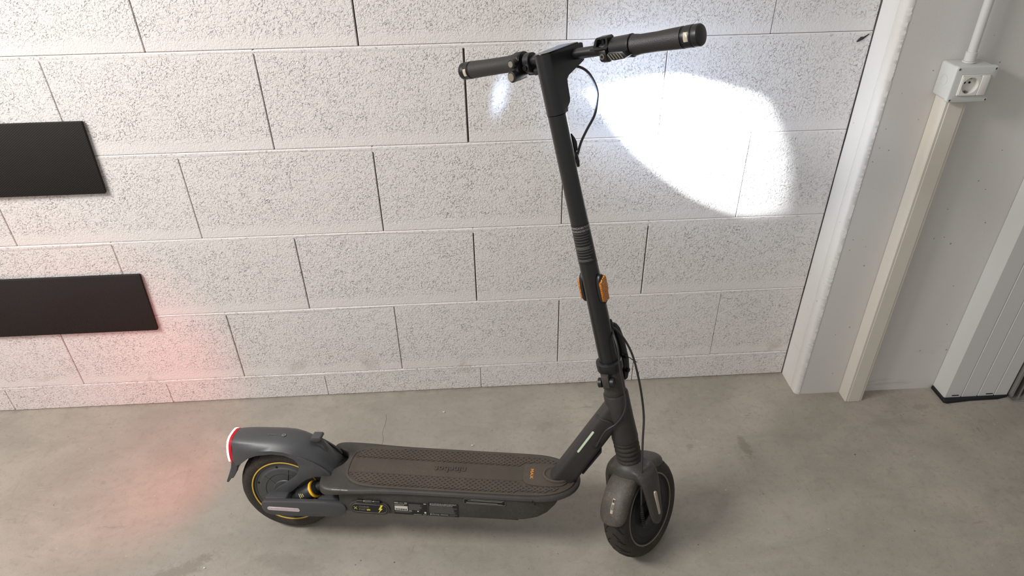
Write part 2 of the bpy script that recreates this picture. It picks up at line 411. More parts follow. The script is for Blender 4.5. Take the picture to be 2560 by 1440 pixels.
# slim crack between column and wall
m = MB(); pts = [(px0 - .0012, -.0012 + random.uniform(-.0006, .0006), z*.06) for z in range(44)]
m.tube(pts, [random.uniform(.0005, .0016) for _ in pts], 5); m.done('corner_crack', 'crack_dark', wall)
# painted nibs along base
# garage door leaf behind the rails on the right
struct(MB().box((1.60, -.09, 0), (3.4, -.05, 2.3)).done('door_1', 'door_green'))

# ---- white ribbed metal jamb casing at right
jx = 1.216; jy = -.167
cas = tag(empty('jamb_casing', (1.32, -.14, 0)), 'white ribbed sheet-metal jamb casing standing at the right edge, right of the cream trunking', 'casing')
def loc_child(mb, name, mat, par, **k): return mb.done(name, mat, par, M=Matrix.Translation(-Vector(par.location)), **k)
m = MB(); xs = [1.2715, 1.3245, 1.3785]
prof = [(jx - .001, -.1076), (jx, jy + .003), (jx + .003, jy)]
for x in xs: prof += [(x - .0028, jy), (x - .0012, jy + .0028), (x + .0012, jy + .0028), (x + .0028, jy - .0006), (x + .004, jy)]
prof += [(1.421, jy), (1.424, jy + .003), (1.424, -.1076)]
m.prism(prof, .012, 2.5, 'z'); loc_child(m, 'ribbed_cover', 'door_metal', cas, smooth=25)
m = MB(); m.prism([(jx - .006, -.1085), (jx - .005, jy - .011), (jx + .004, jy - .016), (1.30, jy - .009), (1.39, jy - .008), (1.424, jy - .001), (1.424, -.1085)], 0, .0118, 'z', .001)
loc_child(m, 'rubber_foot', 'rail_dark', cas)
for x in (1.250, 1.361):
    m = MB(); m.box((x - .011, jy - .0008, .018), (x + .011, jy + .001, .0215)); loc_child(m, 'slot', 'hole_black', cas)
# ---- door guide rail
rail = tag(empty('door_guide_rail', (1.455, -.15, 0)), 'galvanised door guide rail at the far right, right of the white ribbed casing', 'rail')
m = MB(); m.prism([(1.428, -.108), (1.428, -.176), (1.436, -.176), (1.436, -.115), (1.4445, -.115), (1.4445, -.158), (1.4475, -.158), (1.4475, -.108)], .01, 2.4, 'z'); loc_child(m, 'channel', 'zinc_metal', rail)
m = MB(); m.prism([(1.457, -.108), (1.457, -.172), (1.463, -.172), (1.463, -.112), (1.480, -.112), (1.480, -.165), (1.486, -.165), (1.486, -.108)], .004, 2.4, 'z'); loc_child(m, 'channel', 'zinc_metal', rail)
m = MB(); m.box((1.4476, -.150, .006), (1.4568, -.11, 2.4)); loc_child(m, 'seal', 'rail_dark', rail)
m = MB(); m.box((1.426, -.19, 0), (1.50, -.108, .004), .0008); loc_child(m, 'base_plate', 'zinc_metal', rail)

# ---- cream cable trunking
tr = tag(empty('cable_trunking', (.93, -.13, 0)), 'cream plastic cable trunking running from the floor up to the socket box', 'trunking')
TM = lambda x0, x1, y0, y1: [(x0, y1), (x0, y0), (x1, y0), (x1, y1)]
def lean_prism(m, poly, z0, z1, dx):   # follows the slight lean of the run
    m.loft([[(x, y, z0) for x, y in poly], [(x + dx, y, z1) for x, y in poly]]); return m
base = [(.9055, -.107), (.9055, -.1475), (.9075, -.1500), (.9130, -.1500), (.9130, -.149), (.9520, -.149), (.9520, -.1500), (.9585, -.1500), (.9605, -.1475), (.9605, -.107)]
loc_child(lean_prism(MB(), base, .0006, .985, -.0085), 'trunking_base', 'conduit_plastic', tr)
lid = [(.9134, -.1492), (.9134, -.1512), (.9140, -.1520), (.9510, -.1520), (.9516, -.1512), (.9516, -.1492)]
loc_child(lean_prism(MB(), lid, .0008, .985, -.0085), 'trunking_lid', 'conduit_plastic', tr)
# ---- socket box
bx = tag(empty('socket_box', (.925, -.14, 1.025)), 'pale grey surface-mounted box with a power socket, on top of the cream trunking', 'socket box')
m = MB(); m.box((.8835, -.1620, .9835), (.9785, -.1068, 1.0640), .0055, 3); loc_child(m, 'box_body', 'box_plastic', bx)
def frame_ring(m, cx, cz, hx, hz, r, ix, iz, icx, icz, ir, y0, y1, bev):
    o0 = rrect(hx, hz, r, 5, cx, cz); o1 = rrect(hx - bev, hz - bev, max(r - bev, .0004), 5, cx, cz); i0 = rrect(ix, iz, ir, 5, icx, icz)
    f = lambda p, y: [(a, y, b_) for a, b_ in p]
    m.loft([f(o0, y1), f(o0, y0 + bev), f(rrect(hx - bev*.3, hz - bev*.3, r, 5, cx, cz), y0 + bev*.3), f(o1, y0), f(i0, y0), f(i0, y1)], loop=True, cap=False); return m
loc_child(frame_ring(MB(), .931, 1.02375, .0502, .04275, .006, .0335, .0248, .93125, 1.023, .001, -.1735, -.1622, .003), 'front_plate', 'box_plastic', bx, smooth=40)
for x in (.8880, .9740):
    for z in (.9875, 1.0600):
        m = MB(); m.lathe([(.0034, -.1732), (.0034, -.1738), (.0030, -.1740), (.0026, -.1738)], (x, 0, z), 'y', 16, cap=False); loc_child(m, 'screw_collar', 'box_plastic', bx)
        m = MB(); m.lathe([(.0025, -.1730), (.0025, -.1738)], (x, 0, z), 'y', 14); loc_child(m, 'screw', 'grime', bx)
m = MB(); m.lathe([(.0125, -.0006), (.0125, 0), (.0115, .0003), (.0105, 0)], (0, 0, 0), 'x', 24, cap=False)
m.done('knockout_ring', 'box_plastic', bx, M=Matrix.Translation(Vector((.8834, -.136, 1.026)) - bx.location))
def sb(m, name, mat, par=bx, **k): return loc_child(m, name, mat, bx, **k)
m = frame_ring(MB(), .93125, 1.023, .0330, .0242, .0012, .0316, .0228, .93125, 1.023, .0008, -.1768, -.1665, .0006); sb(m, 'insert_frame', 'socket_white')
m = MB()  # socket face with round well
cxs, czs, rr = .9215, 1.0230, .0193
sq = [(.9000, 1.0005), (.9430, 1.0005), (.9430, 1.0455), (.9000, 1.0455)]
N = 48; outer = []
for j in range(N):
    a = 2*pi*j/N; dx, dz = math.cos(a), math.sin(a); k = min(abs(.0215/dx) if abs(dx) > 1e-6 else 9, abs(.0225/dz) if abs(dz) > 1e-6 else 9)
    outer.append((cxs + dx*k, -.1790, czs + dz*k))
circ = lambda r, y: [(cxs + r*math.cos(2*pi*j/N), y, czs + r*math.sin(2*pi*j/N)) for j in range(N)]
back = [(x, -.1670, z) for x, y, z in outer]
m.loft([back, outer, circ(rr, -.1790), circ(rr*.985, -.1745), circ(rr*.95, -.1660), circ(.00003, -.1655)], cap=False)
sb(m, 'socket_face', 'socket_white')
for x in (-.0095/2 - .0048, .0048 + .0095/2):
    m = MB(); m.lathe([(.0025, -.1668), (.0025, -.1655)], (cxs - .001 + x*.62, 0, czs + .004), 'y', 14); sb(m, 'pin_hole', 'hole_black')
for s_ in (1, -1):
    m = MB(); m.box((cxs - .0022, -.1745, czs + s_*.0165 - .002), (cxs + .0022, -.1668, czs + s_*.0165 + .002), .0004); sb(m, 'earth_clip', 'bolt_metal')
m = MB(); m.box((.9440, -.1805, 1.0005), (.9625, -.1670, 1.0455), .0009, 2); sb(m, 'blank_module', 'socket_white')
# ---- conduit tube above
ct = tag(empty('conduit_tube', (.929, -.13, 1.08)), 'thin pale grey conduit tube rising from the top of the socket box', 'conduit')
dirc = Vector((-.022, 0, 1.)).normalized(); p0 = Vector((.931, -.134, 1.0644))
m = MB(); m.cyl(p0 + dirc*.012, p0 + dirc*1.4, .0100, 24); loc_child(m, 'tube', 'tube_plastic', ct)
m = MB(); m.tube([p0 + dirc*d for d in (.004, .0045, .024, .0245)], [.0118, .0124, .0124, .0118], 24); loc_child(m, 'coupling', 'tube_plastic', ct)
m = MB(); m.tube([p0 + dirc*d for d in (.0002, .0006, .0035, .004)], [.0140, .0148, .0148, .0135], 24); loc_child(m, 'flange', 'tube_plastic', ct)

# ---- black foam bumper strips on the wall
for (z0, z1, lab) in ((.7535, .949, 'upper black foam door-guard strip on the white block wall'), (.302, .4985, 'lower black foam door-guard strip, nearest the floor')):
    m = MB(); poly = [(-2.9, z0), (-1.2085, z0), (-1.2065, z0 + .002), (-1.1995, z1), (-2.9, z1 + .0005)]
    m.prism(poly, -.0115, -.0012, 'y', .002, 2)
    o = m.done('foam_strip', 'foam_fabric', loc=(-1.8, -.006, (z0+z1)/2)); tag(o, lab, 'foam strip', 'black foam strips on the block wall')

# ---- floor details : hairline crack + a bit of grit
m = MB(); pts = [(-.553, -.105, .0001), (-.551, -.14, .0001), (-.557, -.18, .0001), (-.552, -.22, .0001), (-.566, -.27, .0001), (-.571, -.31, .0001)]
fl = bpy.data.objects['floor']
m.tube(spline(pts, 4), .0004, 4); m.done('hairline_crack', 'grime', fl)
for (x, y, r, lab_) in ((-.371, -.108, .0032, 'tiny pale pebble on the floor behind the deck, the one nearer the block wall'), (-.282, -.255, .0032, 'tiny pale pebble on the floor just beyond the far edge of the deck'), (.42, -.47, .0022, 'tiny pale grain of grit on the floor right of the front wheel'), (-.96, -.62, .0026, 'tiny pale pebble on the floor in front of and left of the rear wheel')):
    m = MB(); m.lathe([(0.0005, r*1.5), (r*.8, r*1.2), (r, r*.5), (r*.8, 0)], (0, 0, 0), 'z', 7)
    bmesh.ops.scale(m.bm, vec=(1.3, .8, .8), verts=m.bm.verts)
    o = m.done('pebble', 'box_plastic', loc=(0, 0, 0)); o.location = (x, y, 0); tag(o, lab_, 'pebble', 'loose grit on the floor')

# ================================================================== SCOOTER
U = Vector((.98976, -.14277, 0)); Nn = Vector((.14098, .97735, -.15781)); K = Vector((.02253, .15619, .98747))
A = Vector((-.75247, -.49094, 0))
sc = empty('electric_scooter', M=Matrix(((U.x, Nn.x, K.x, A.x), (U.y, Nn.y, K.y, A.y), (U.z, Nn.z, K.z, A.z), (0, 0, 0, 1))))
tag(sc, 'dark grey electric kick scooter with its lights on, standing before the white block wall', 'scooter')
RK, TH = .2367, .9333
kx = Vector((-math.sin(RK), 0, math.cos(RK))); f0 = Vector((math.cos(RK), 0, math.sin(RK))); le0 = Vector((0, 1, 0))
fwv = f0*math.cos(TH) + le0*math.sin(TH); lev = le0*math.cos(TH) - f0*math.sin(TH)
def frameM(x, y, z, o): return Matrix(((x.x, y.x, z.x, o.x), (x.y, y.y, z.y, o.y), (x.z, y.z, z.z, o.z), (0, 0, 0, 1)))
MS = frameM(fwv, lev, kx, Vector((.8269, 0, .42)))          # steered frame: x ahead, y left, z up the column
MH = frameM(f0, le0, kx, Vector((.8269, 0, .42)))           # head-tube frame (does not steer)
def P_(m, name, mat, par=sc, **k): return m.done(name, mat, par, **k)
def S_(m, name, mat, par=sc, **k): return m.done(name, mat, par, M=MS, **k)

# ---------------------------------------------------------- wheels
def tyre_mesh():
    half = [(.086, .024), (.090, .0285), (.096, .0315), (.105, .0330), (.114, .0305), (.1205, .0240), (.1250, .0140), (.1268, .0050)]
    prof = [(r, -y) for r, y in half] + [(r, y) for r, y in half[::-1]] + [(.080, .020), (.080, -.020)]
    m = MB(); n = 96; rings = []
    for j in range(n):
        a = 2*pi*j/n; rings.append([(r*math.cos(a), y, r*math.sin(a)) for r, y in prof])
    m.loft(rings, loop=True, cap=False); return m
def treads(side_scale=1):
    """dark strips laid on the tread, following the crown, in place of the shade in curved grooves"""
    m = MB()
    def surf(y):
        y = abs(y)
        tab = [(0, .1270), (.005, .1268), (.014, .1250), (.024, .1205), (.0305, .114), (.033, .105)]
        for (a, ra), (b_, rb) in zip(tab, tab[1:]):
            if y <= b_: return ra + (rb-ra)*(y-a)/(b_-a)
        return .105
    for j in range(22):
        a0 = 2*pi*j/22
        for s in (1, -1):
            for (y0, y1, da, off, wd) in ((.004, .0295, .30, 0, .0016), (.012, .031, .17, .15, .0013)):
                L, R = [], []
                for i in range(9):
                    t_ = i/8; y = y0 + (y1-y0)*t_; a = a0 + off + da*t_**1.5 + (.142 if s < 0 else 0)
                    wv_ = wd*1.7*(.4 + .6*math.sin(pi*min(t_*1.15 + .05, 1)))
                    r = surf(y) + .00035
                    for arr, q in ((L, -wv_), (R, wv_)):
                        aa = a + q/.127; arr.append((r*math.cos(aa), s*y, r*math.sin(aa)))
                m.loft([L, R], cap=False, closed=False)
    return m
def wheel(name, M, ring_mat, cover):
    t_ = tyre_mesh().done(name, 'rubber', sc, M=M, smooth=60)
    treads().done('groove_shade', 'hole_black', t_, M=M, kind='stuff')  # strips lie on the rubber, their black stands for groove shade
    for s in (1, -1):
        m = MB(); n = 72; rings = []
        for j in range(n):
            a = 2*pi*j/n
            rings.append([((.0912 + .0021*math.cos(q))*math.cos(a), s*.0296 + .0014*math.sin(q), (.0912 + .0021*math.cos(q))*math.sin(a)) for q in [2*pi*i/6 for i in range(6)]])
        m.loft(rings, loop=True, cap=False); m.done('rim_stripe', ring_mat, t_, M=M, smooth=60)
        m = MB(); m.lathe([(.089, s*.020), (.0885, s*.0262), (.083, s*.0270), (.0815, s*.0255), (.074, s*.0262), (.070, s*.0285), (.0560, s*.0295), (.0545, s*.0283), (.036, s*.0290), (.034, s*.0310), (.018, s*.0325), (.0001, s*.0325)], (0,0,0), 'y', 64, cap=False)
        c = m.done('hub_cover', cover, t_, M=M, smooth=20)
    return t_
rw = wheel('rear_tyre', Matrix.Translation((0, 0, .127)), 'yellow_paint', 'hub_plastic')
MW = MS @ Matrix.Translation((.0036, 0, -.3056))
fwh = wheel('front_tyre', MW, 'grey_ring', 'drum_black')
# raised ribs + bolts on the rear hub cover
for j in range(6):
    a = .35 + j*pi/3
    m = MB(); d = Vector((math.cos(a), 0, math.sin(a))); q = Vector((-math.sin(a), 0, math.cos(a)))
    pts = [d*.036 + q*.0013, d*.036 - q*.0013, d*.070 - q*.0013, d*.070 + q*.0013]
    m.prism([(v.x, v.z + .127) for v in pts], -.0300, -.0270, 'y', .0004); P_(m, 'hub_rib', 'hub_plastic', rw)
    a += .42
    m = MB(); m.lathe([(.0001, -.0285), (.0022, -.0285), (.0022, -.0255)], (.0765*math.cos(a), 0, .127 + .0765*math.sin(a)), 'y', 12, cap=False); P_(m, 'hub_bolt', 'hole_black', rw)

# ---------------------------------------------------------- deck
def hull_ring(x, w_, z0, z1, r):
    pr = rrect(w_, (z1-z0)/2, r, 4, 0, (z0+z1)/2); return [(x, a, b_) for a, b_ in pr]
m = MB(); secs = [(.156, .078, .124, .190), (.164, .081, .1215, .192), (.22, .0828, .121, .192), (.40, .0828, .124, .192), (.58, .0828, .127, .192), (.615, .0815, .130, .192), (.645, .078, .136, .192), (.668, .071, .146, .192), (.688, .058, .161, .192), (.700, .045, .176, .192), (.706, .036, .188, .192)]
m.loft([hull_ring(x, w_, z0, z1, min(.007, (z1-z0)*.45)) for x, w_, z0, z1 in secs]); shell = P_(m, 'deck_shell', 'shell_plastic', smooth=40)
m = MB(); m.box((.19, -.070, .1165), (.60, .070, .1235), .003, 2); P_(m, 'skid_plate', 'black_plastic', shell)
capo = [(.103, -.052), (.108, -.078), (.122, -.092), (.145, -.0965), (.20, -.0955), (.25, -.0905), (.32, -.0868), (.55, -.0858), (.64, -.0850), (.675, -.081), (.705, -.069), (.730, -.050), (.745, -.025), (.749, 0),
        (.745, .025), (.730, .050), (.705, .069), (.675, .081), (.64, .0865), (.55, .0870), (.32, .0875), (.25, .090), (.20, .0935), (.145, .0945), (.118, .0925), (.103, .084), (.100, .072), (.106, .062), (.126, .057), (.141, .050), (.149, .036), (.148, .016), (.138, -.004), (.116, -.016), (.103, -.034)]
capo = smooth_poly(capo, 1)
def cap_ring(z, off, f=0):
    n = len(capo); out = []
    cx_, cy_ = .42, 0
    for i, (x, y) in enumerate(capo):
        a, c = capo[i-1], capo[(i+1) % n]; tx, ty = c[0]-a[0], c[1]-a[1]; l = math.hypot(tx, ty) or 1
        nx, ny = ty/l, -tx/l                                      # outward for this winding
        drop = 0
        if x < .19: drop = -f*(.19 - x)/.09
        out.append((x + nx*off, y + ny*off, z + drop))
    return out
m = MB(); m.loft([cap_ring(.1890, -.010, .012), cap_ring(.1890, -.0042, .014), cap_ring(.1905, -.0010, .013), cap_ring(.1945, 0, .008), cap_ring(.1955, -.0010, .004), cap_ring(.1965, -.0012, .001), cap_ring(.1985, -.0022), cap_ring(.2010, -.0062), cap_ring(.2012, -.011)])
cap = P_(m, 'deck_rim', 'shell_plastic', smooth=38)
# joint between nose and side
m = MB(); m.box((.6335, -.0860, .1890), (.6347, -.0832, .1960)); P_(m, 'rim_joint', 'hole_black', cap)
# mat
mato = [(.160, -.025), (.168, -.048), (.196, -.071), (.235, -.0785), (.32, -.0790), (.55, -.0775), (.64, -.0755), (.680, -.068), (.712, -.052), (.732, -.028), (.737, 0), (.732, .028), (.712, .052), (.680, .068), (.64, .0755), (.55, .0770), (.235, .0770), (.196, .071), (.166, .056), (.158, .030)]
mato = smooth_poly(mato, 2)
def inset(poly, d):
    n = len(poly); out = []
    for i, (x, y) in enumerate(poly):
        a, c = poly[i-1], poly[(i+1) % n]; tx, ty = c[0]-a[0], c[1]-a[1]; l = math.hypot(tx, ty) or 1
        out.append((x - ty/l*d, y + tx/l*d))
    return out
def ring3(poly, z): return [(x, y, z) for x, y in poly]
m = MB(); m.loft([ring3(mato, .2000), ring3(mato, .2035), ring3(inset(mato, .0012), .2042), ring3(inset(mato, .0055), .2042), ring3(inset(mato, .0068), .2024)])
mat = P_(m, 'deck_mat', 'mat_rubber', cap, smooth=30)
def inside(x, y, poly):
    c = False; n = len(poly)
    for i in range(n):
        (x1, y1), (x2, y2) = poly[i], poly[(i+1) % n]
        if (y1 > y) != (y2 > y) and x < (x2-x1)*(y-y1)/(y2-y1) + x1: c = not c
    return c
inn = inset(mato, .0105)
# tread : honeycomb of lens-shaped dimples, each cell a raised rim round a recess
m = MB(); dx, dy = .0138, .0066; zt = .2042
for ix in range(60):
    for iy in range(-12, 13):
        x = .17 + ix*dx + (dx/2 if iy % 2 else 0); y = iy*dy
        lim = .030 - (.004 if x > .60 else 0)
        if abs(y) < lim or abs(y) > .070: continue
        if x > .600 and abs(y) < .044: continue
        if not inside(x, y, inn): continue
        hexo = [(x - dx/2 , y - dy*.17), (x - dx*.0, y - dy*.83), (x + dx/2, y - dy*.17), (x + dx/2, y + dy*.17), (x, y + dy*.83), (x - dx/2, y + dy*.17)]
        hexi = [(x + (px_ - x)*.64, y + (py_ - y)*.62) for px_, py_ in hexo]
        O = [m.bm.verts.new((a, b_, zt - .0002)) for a, b_ in hexo]; I = [m.bm.verts.new((a, b_, zt)) for a, b_ in hexi]; D = [m.bm.verts.new((x + (a-x)*.8, y + (b_-y)*.8, .2026)) for a, b_ in hexi]
        for i in range(6):
            j = (i+1) % 6; m.bm.faces.new((O[i], O[j], I[j], I[i])); m.bm.faces.new((I[i], I[j], D[j], D[i]))
me_t = P_(m, 'tread_pattern', 'mat_rubber', cap, kind='stuff', smooth=20)
band = smooth_poly([(.182, -.020), (.196, -.027), (.60, -.0265), (.612, -.020), (.612, .020), (.60, .0265), (.196, .027), (.182, .020)], 1)
m = MB(); m.loft([ring3(band, .2020), ring3(band, .2029), ring3(inset(band, .002), .2032)]); P_(m, 'smooth_band', 'mat_rubber', cap, smooth=25)
text('deck_lettering', 'ninebot', .0235, 'mat_rubber', cap, lambda x, y, z: (.4215 - x, .0015 - y*1.25, .2038 + z*4), bold=.0006, width=.079, thick=.0003)
# front badge pad + neck collar
pad = smooth_poly([(.606, -.020), (.612, -.034), (.630, -.041), (.668, -.043), (.705, -.038), (.720, -.016), (.720, .016), (.705, .038), (.668, .043), (.630, .041), (.612, .034), (.606, .020)], 2)
m = MB(); m.loft([ring3(pad, .2020), ring3(pad, .2050), ring3(inset(pad, .0018), .2058)]); padp = P_(m, 'neck_pad', 'mat_rubber', cap, smooth=25)
text('deck_badge', 'MAX', .0105, 'print_orange', padp, lambda x, y, z: (.627 + y, -x, .2060 + z), bold=.0003, width=.037, spacing=1.1)
m = MB()
nr = [(.690 + .036*math.cos(a), .030*math.sin(a)) for a in [2*pi*i/40 for i in range(40)]]
m.loft([ring3(nr, .204), ring3(nr, .2085), ring3(inset(nr, .004), .2110), ring3(inset(nr, .0075), .2085)]); P_(m, 'neck_collar', 'mat_rubber', cap, smooth=30)
# side details
ys = -.0829
def sp(m, name, mat_, par=shell, **k): return P_(m, name, mat_, par, **k)
def stad(x0, x1, z0, z1, n=10):
    r = (z1-z0)/2; zc = (z0+z1)/2
    return [(x1 - r + r*math.cos(a), zc + r*math.sin(a)) for a in [-pi/2 + pi*i/n for i in range(n+1)]] + [(x0 + r + r*math.cos(a), zc + r*math.sin(a)) for a in [pi/2 + pi*i/n for i in range(n+1)]]
m = MB(); m.prism(stad(.182, .284, .1225, .1605), ys + .001, ys - .0035, 'y', .0012, 2); port = sp(m, 'charge_port_cover', 'shell_plastic')
m = MB(); m.prism(stad(.1865, .2795, .1268, .1565), ys - .0030, ys - .0042, 'y', .0003); sp(m, 'cover_face', 'label_black', port)
def ringstrip(poly, d, y, m):
    a = [(x, y, z) for x, z in poly]; b_ = [(x, y, z) for x, z in inset(poly, d)]; c = [(x, y - .0004, z) for x, z in inset(poly, d/2)]
    m.loft([a, c, b_], cap=False); return m
sp(ringstrip(stad(.1885, .2775, .1287, .1546), .0009, ys - .0043, MB()), 'cover_line', 'label_grey', port)
side = lambda cx_, cz_, y_: (lambda x, y, z: (cx_ + x, y_ - z, cz_ + y))
yl = ys - .0044
text('port_lettering', 'CHARGE', .0074, 'label_grey', port, side(.2195, .1455, yl), width=.026)
text('port_lettering', 'PORT', .0074, 'label_grey', port, side(.2155, .1372, yl), width=.0165)
text('port_lettering', 'ON', .0066, 'print_yellow', port, side(.2305, .1372, yl), width=.0085, bold=.0002)
m = MB()
for s in (1, -1):
    c0 = Vector((.1985, 0, .1415)); d = Vector((.0036, 0, .0040*s))
    m.prism([(c0.x - d.x - .0006, c0.z - d.z), (c0.x - d.x + .0006, c0.z - d.z), (c0.x + d.x + .0006, c0.z + d.z), (c0.x + d.x - .0006, c0.z + d.z)], yl, yl - .0003)
sp(m, 'cross_mark', 'print_yellow', port)
bolt = [(.2630, .1545), (.2560, .1400), (.2600, .1400), (.2545, .1285), (.2665, .1432), (.2622, .1432), (.2680, .1545)]
sp(MB().prism(bolt, yl, yl - .0003), 'lightning_mark', 'print_yellow', port)
for x0, x1, mt in ((.2035, .2185, 'black_plastic'), (.2245, .2420, 'shell_plastic'), (.2475, .2620, 'black_plastic')):
    m = MB(); m.lathe([(.0034, x0), (.0038, x0 + .0005), (.0038, x1 - .0005), (.0034, x1)], (0, ys - .0042, .1645), 'x', 14); sp(m, 'hinge_barrel', mt, port)
m = MB(); m.cyl((.2035, ys - .0042, .1645), (.2620, ys - .0042, .1645), .0018, 10); sp(m, 'hinge_pin', 'bolt_metal', port)
# rating plate
m = MB(); m.box((.2945, ys - .0006, .1265), (.3765, ys + .0004, .1665), .0002); plate = sp(m, 'rating_plate', 'label_black')
yp = ys - .0008
def bars(lst, mat_, par, name='print_lines'):
    m = MB()
    for x0, x1, z0, z1 in lst: m.box((x0, yp - .0002, z0), (x1, yp, z1))
    sp(m, name, mat_, par, kind='stuff')
m = MB(); m.box((.2962, yp - .0003, .1392), (.3285, yp, .1530)); bar = sp(m, 'barcode_sticker', 'label_white', plate)
rnd = random.Random(5); x = .2985; L = []
while x < .3260:
    w_ = rnd.choice((.0003, .0005, .0008)); L.append((x, x + w_, .1405, .1450)); x += w_ + rnd.choice((.0003, .0004, .0009))
m = MB()
for x0, x1, z0, z1 in L: m.box((x0, yp - .0005, z0), (x1, yp - .0002, z1))
sp(m, 'barcode_bars', 'label_black', plate, kind='stuff')
bars([(.296, .3055, .1620, .1638), (.3075, .318, .1625, .1630), (.3205, .3275, .1620, .1638), (.296, .3265, .1585, .1589), (.296, .320, .1560, .1564), (.3685, .3745, .1625, .1643)], 'label_white', plate)
bars([(.331, .331 + rnd.uniform(.025, .036), z, z + .0005) for z in [.1600 - .0017*i for i in range(11)]] + [(.297, .297 + rnd.uniform(.03, .05), z, z + .0005) for z in (.1365, .1348, .1331)], 'label_grey', plate)
text('ce_mark', 'CE', .0050, 'label_white', plate, side(.3345, .1392, yp), spacing=1.2)
bars([(.3425, .3625, .1288, .1294), (.366, .3745, .1290, .1296), (.3695, .3740, .1335, .1385), (.352, .3555, .1375, .1405)], 'label_white', plate)
# warning plate
m = MB(); m.box((.3795, ys - .0006, .1275), (.4545, ys + .0004, .1690), .0002); plate2 = sp(m, 'warning_plate', 'label_black')
text('warning_lettering', '\u25B2WARNING/AVERTISSEMENT', .0052, 'print_grey', plate2, side(.4165, .1655, yp), width=.066)
text('warning_lettering', 'WARNUNG/ADVERTENCIA!', .0050, 'print_grey', plate2, side(.4120, .1615, yp), width=.056)
text('warning_lettering', '\u25B2Warning / Attention', .0050, 'print_grey', plate2, side(.4060, .1335, yp), width=.046)
bars([(.3820, .3820 + rnd.uniform(.055, .069), z, z + .00045) for z in [.1580 - .0017*i for i in range(13)]] + [(.432, .450, .1345, .1349), (.432, .450, .1330, .1334), (.382, .445, .1300, .1304)], 'label_grey', plate2)
# slotted side reflector / vent with bright frame
fr = rrect(.0505, .0078, .003, 3, .5185, .1812)
m = MB(); m.prism(fr, ys + .0005, ys - .0012, 'y', .0004); vent = sp(m, 'side_vent', 'hole_black')
sp(ringstrip(fr, .0012, ys - .0013, MB()), 'vent_frame', 'bolt_metal', vent)
for z, x0, x1 in ((.1852, .4855, .5640), (.1829, .4780, .5610), (.1779, .4740, .5500), (.1759, .4740, .5620)):
    m = MB(); m.box((x0, ys - .0016, z), (x1, ys - .0008, z + .0011), .0002); sp(m, 'vent_slat', 'label_grey', vent)
for x, z in ((.184, .1860), (.219, .1850), (.640, .1830)):
    m = MB(); m.lathe([(.0001, 0), (.0018, 0), (.0018, .002)], (x, -.0838, z), 'y', 12, cap=False); sp(m, 'screw', 'hole_black', cap)
text('rim_lettering', 'NINEBOT DESIGN', .0042, 'label_white', cap, lambda x, y, z: (.166 + x, -.0925 + y*.55, .1994 + y*.55 + z), width=.040)

# ---------------------------------------------------------- rear suspension arms + shocks
for s in (-1, 1):
    m = MB()
    arm = smooth_poly([(-.047, .118), (-.044, .137), (-.032, .1405), (.150, .1505), (.170, .146), (.175, .128), (.163, .109), (.118, .1015), (-.010, .0965), (-.036, .1005)], 2)
    m.prism(arm, s*.070, s*.0855, 'y', .0035, 2, ang=.7)
    m.prism([(-.040, .104), (-.040, .1400), (.014, .1425), (.022, .130), (.030, .120), (.030, .104)], s*.040, s*.072, 'y', .003, 2)
    m.prism([(.098, .108), (.086, .124), (.098, .1455), (.150, .1490), (.160, .130), (.150, .110)], s*.046, s*.072, 'y', .003, 2)
    m.prism([(.02, .100), (.02, .112), (.11, .114), (.11, .104)], s*.046, s*.072, 'y', .002, 1)
    am = P_(m, 'suspension_arm', 'fender_plastic', smooth=35)
    if s < 0:
        m = MB(); m.prism(stad(-.030, .054, .1150, .1255), s*.0850, s*.0866, 'y', .0003); P_(m, 'side_reflector', 'pink_lit_silver', am, label='pale pink-lit pill reflector')
    # shock
    a, c = Vector((.028, s*.050, .122)), Vector((.118, s*.050, .182)); d = (c - a).normalized()
    m = MB(); m.tube([a + d*t_ for t_ in (0, .003, .016, .020, .062, .064)], [.008, .013, .0150, .0190, .0205, .0195], 24); sh = P_(m, 'shock_absorber', 'black_plastic')
    m = MB(); m.tube([a + d*t_ for t_ in (.0642, .0646, .0705, .0710)], [.0200, .0215, .0215, .0200], 28); P_(m, 'yellow_collar', 'yellow_ring', sh)
    m = MB(); m.tube([a + d*t_ for t_ in (.0712, .074, .076, .080, .082, .098)], [.0180, .0190, .0150, .0175, .0120, .0110], 24); P_(m, 'spring_seat', 'black_plastic', sh)
    if s < 0:
        sd = Vector((0, s, 0)); q = d.cross(sd)
        fn = lambda x, y, z, a=a, d=d: tuple(a + d*(.034 + y) + Vector((0, -1, 0))*(.0198*math.cos(x/.0198)) - d.cross(Vector((0, -1, 0)))*(.0198*math.sin(x/.0198)))
        for k_, (w_, mt) in enumerate(((.012, 'label_white'), (.010, 'print_yellow'), (.008, 'label_white'))):
            m = MB(); R = []
            for i in range(7):
                x = .010 + k_*.0035 + (i/6 - .5)*.0; 
            for yy in (-.001 + .005*k_, .0006 + .005*k_):
                R.append([Vector(fn(.004 + w_*i/6, yy, 0)) + Vector((-.0004, -.0008, .0008)) for i in range(7)])
            m.loft(R, cap=False, closed=False); P_(m, 'shock_lettering', mt, sh)
m = MB(); m.cyl((0, -.070, .122), (0, .070, .122), .007, 16); P_(m, 'rear_axle', 'dark_bolt')
m = MB(); m.prism([(.114, .125), (.108, .150), (.118, .176), (.155, .184), (.165, .15), (.16, .125)], -.040, .078, 'y', .004, 2); P_(m, 'arm_pivot', 'black_plastic')

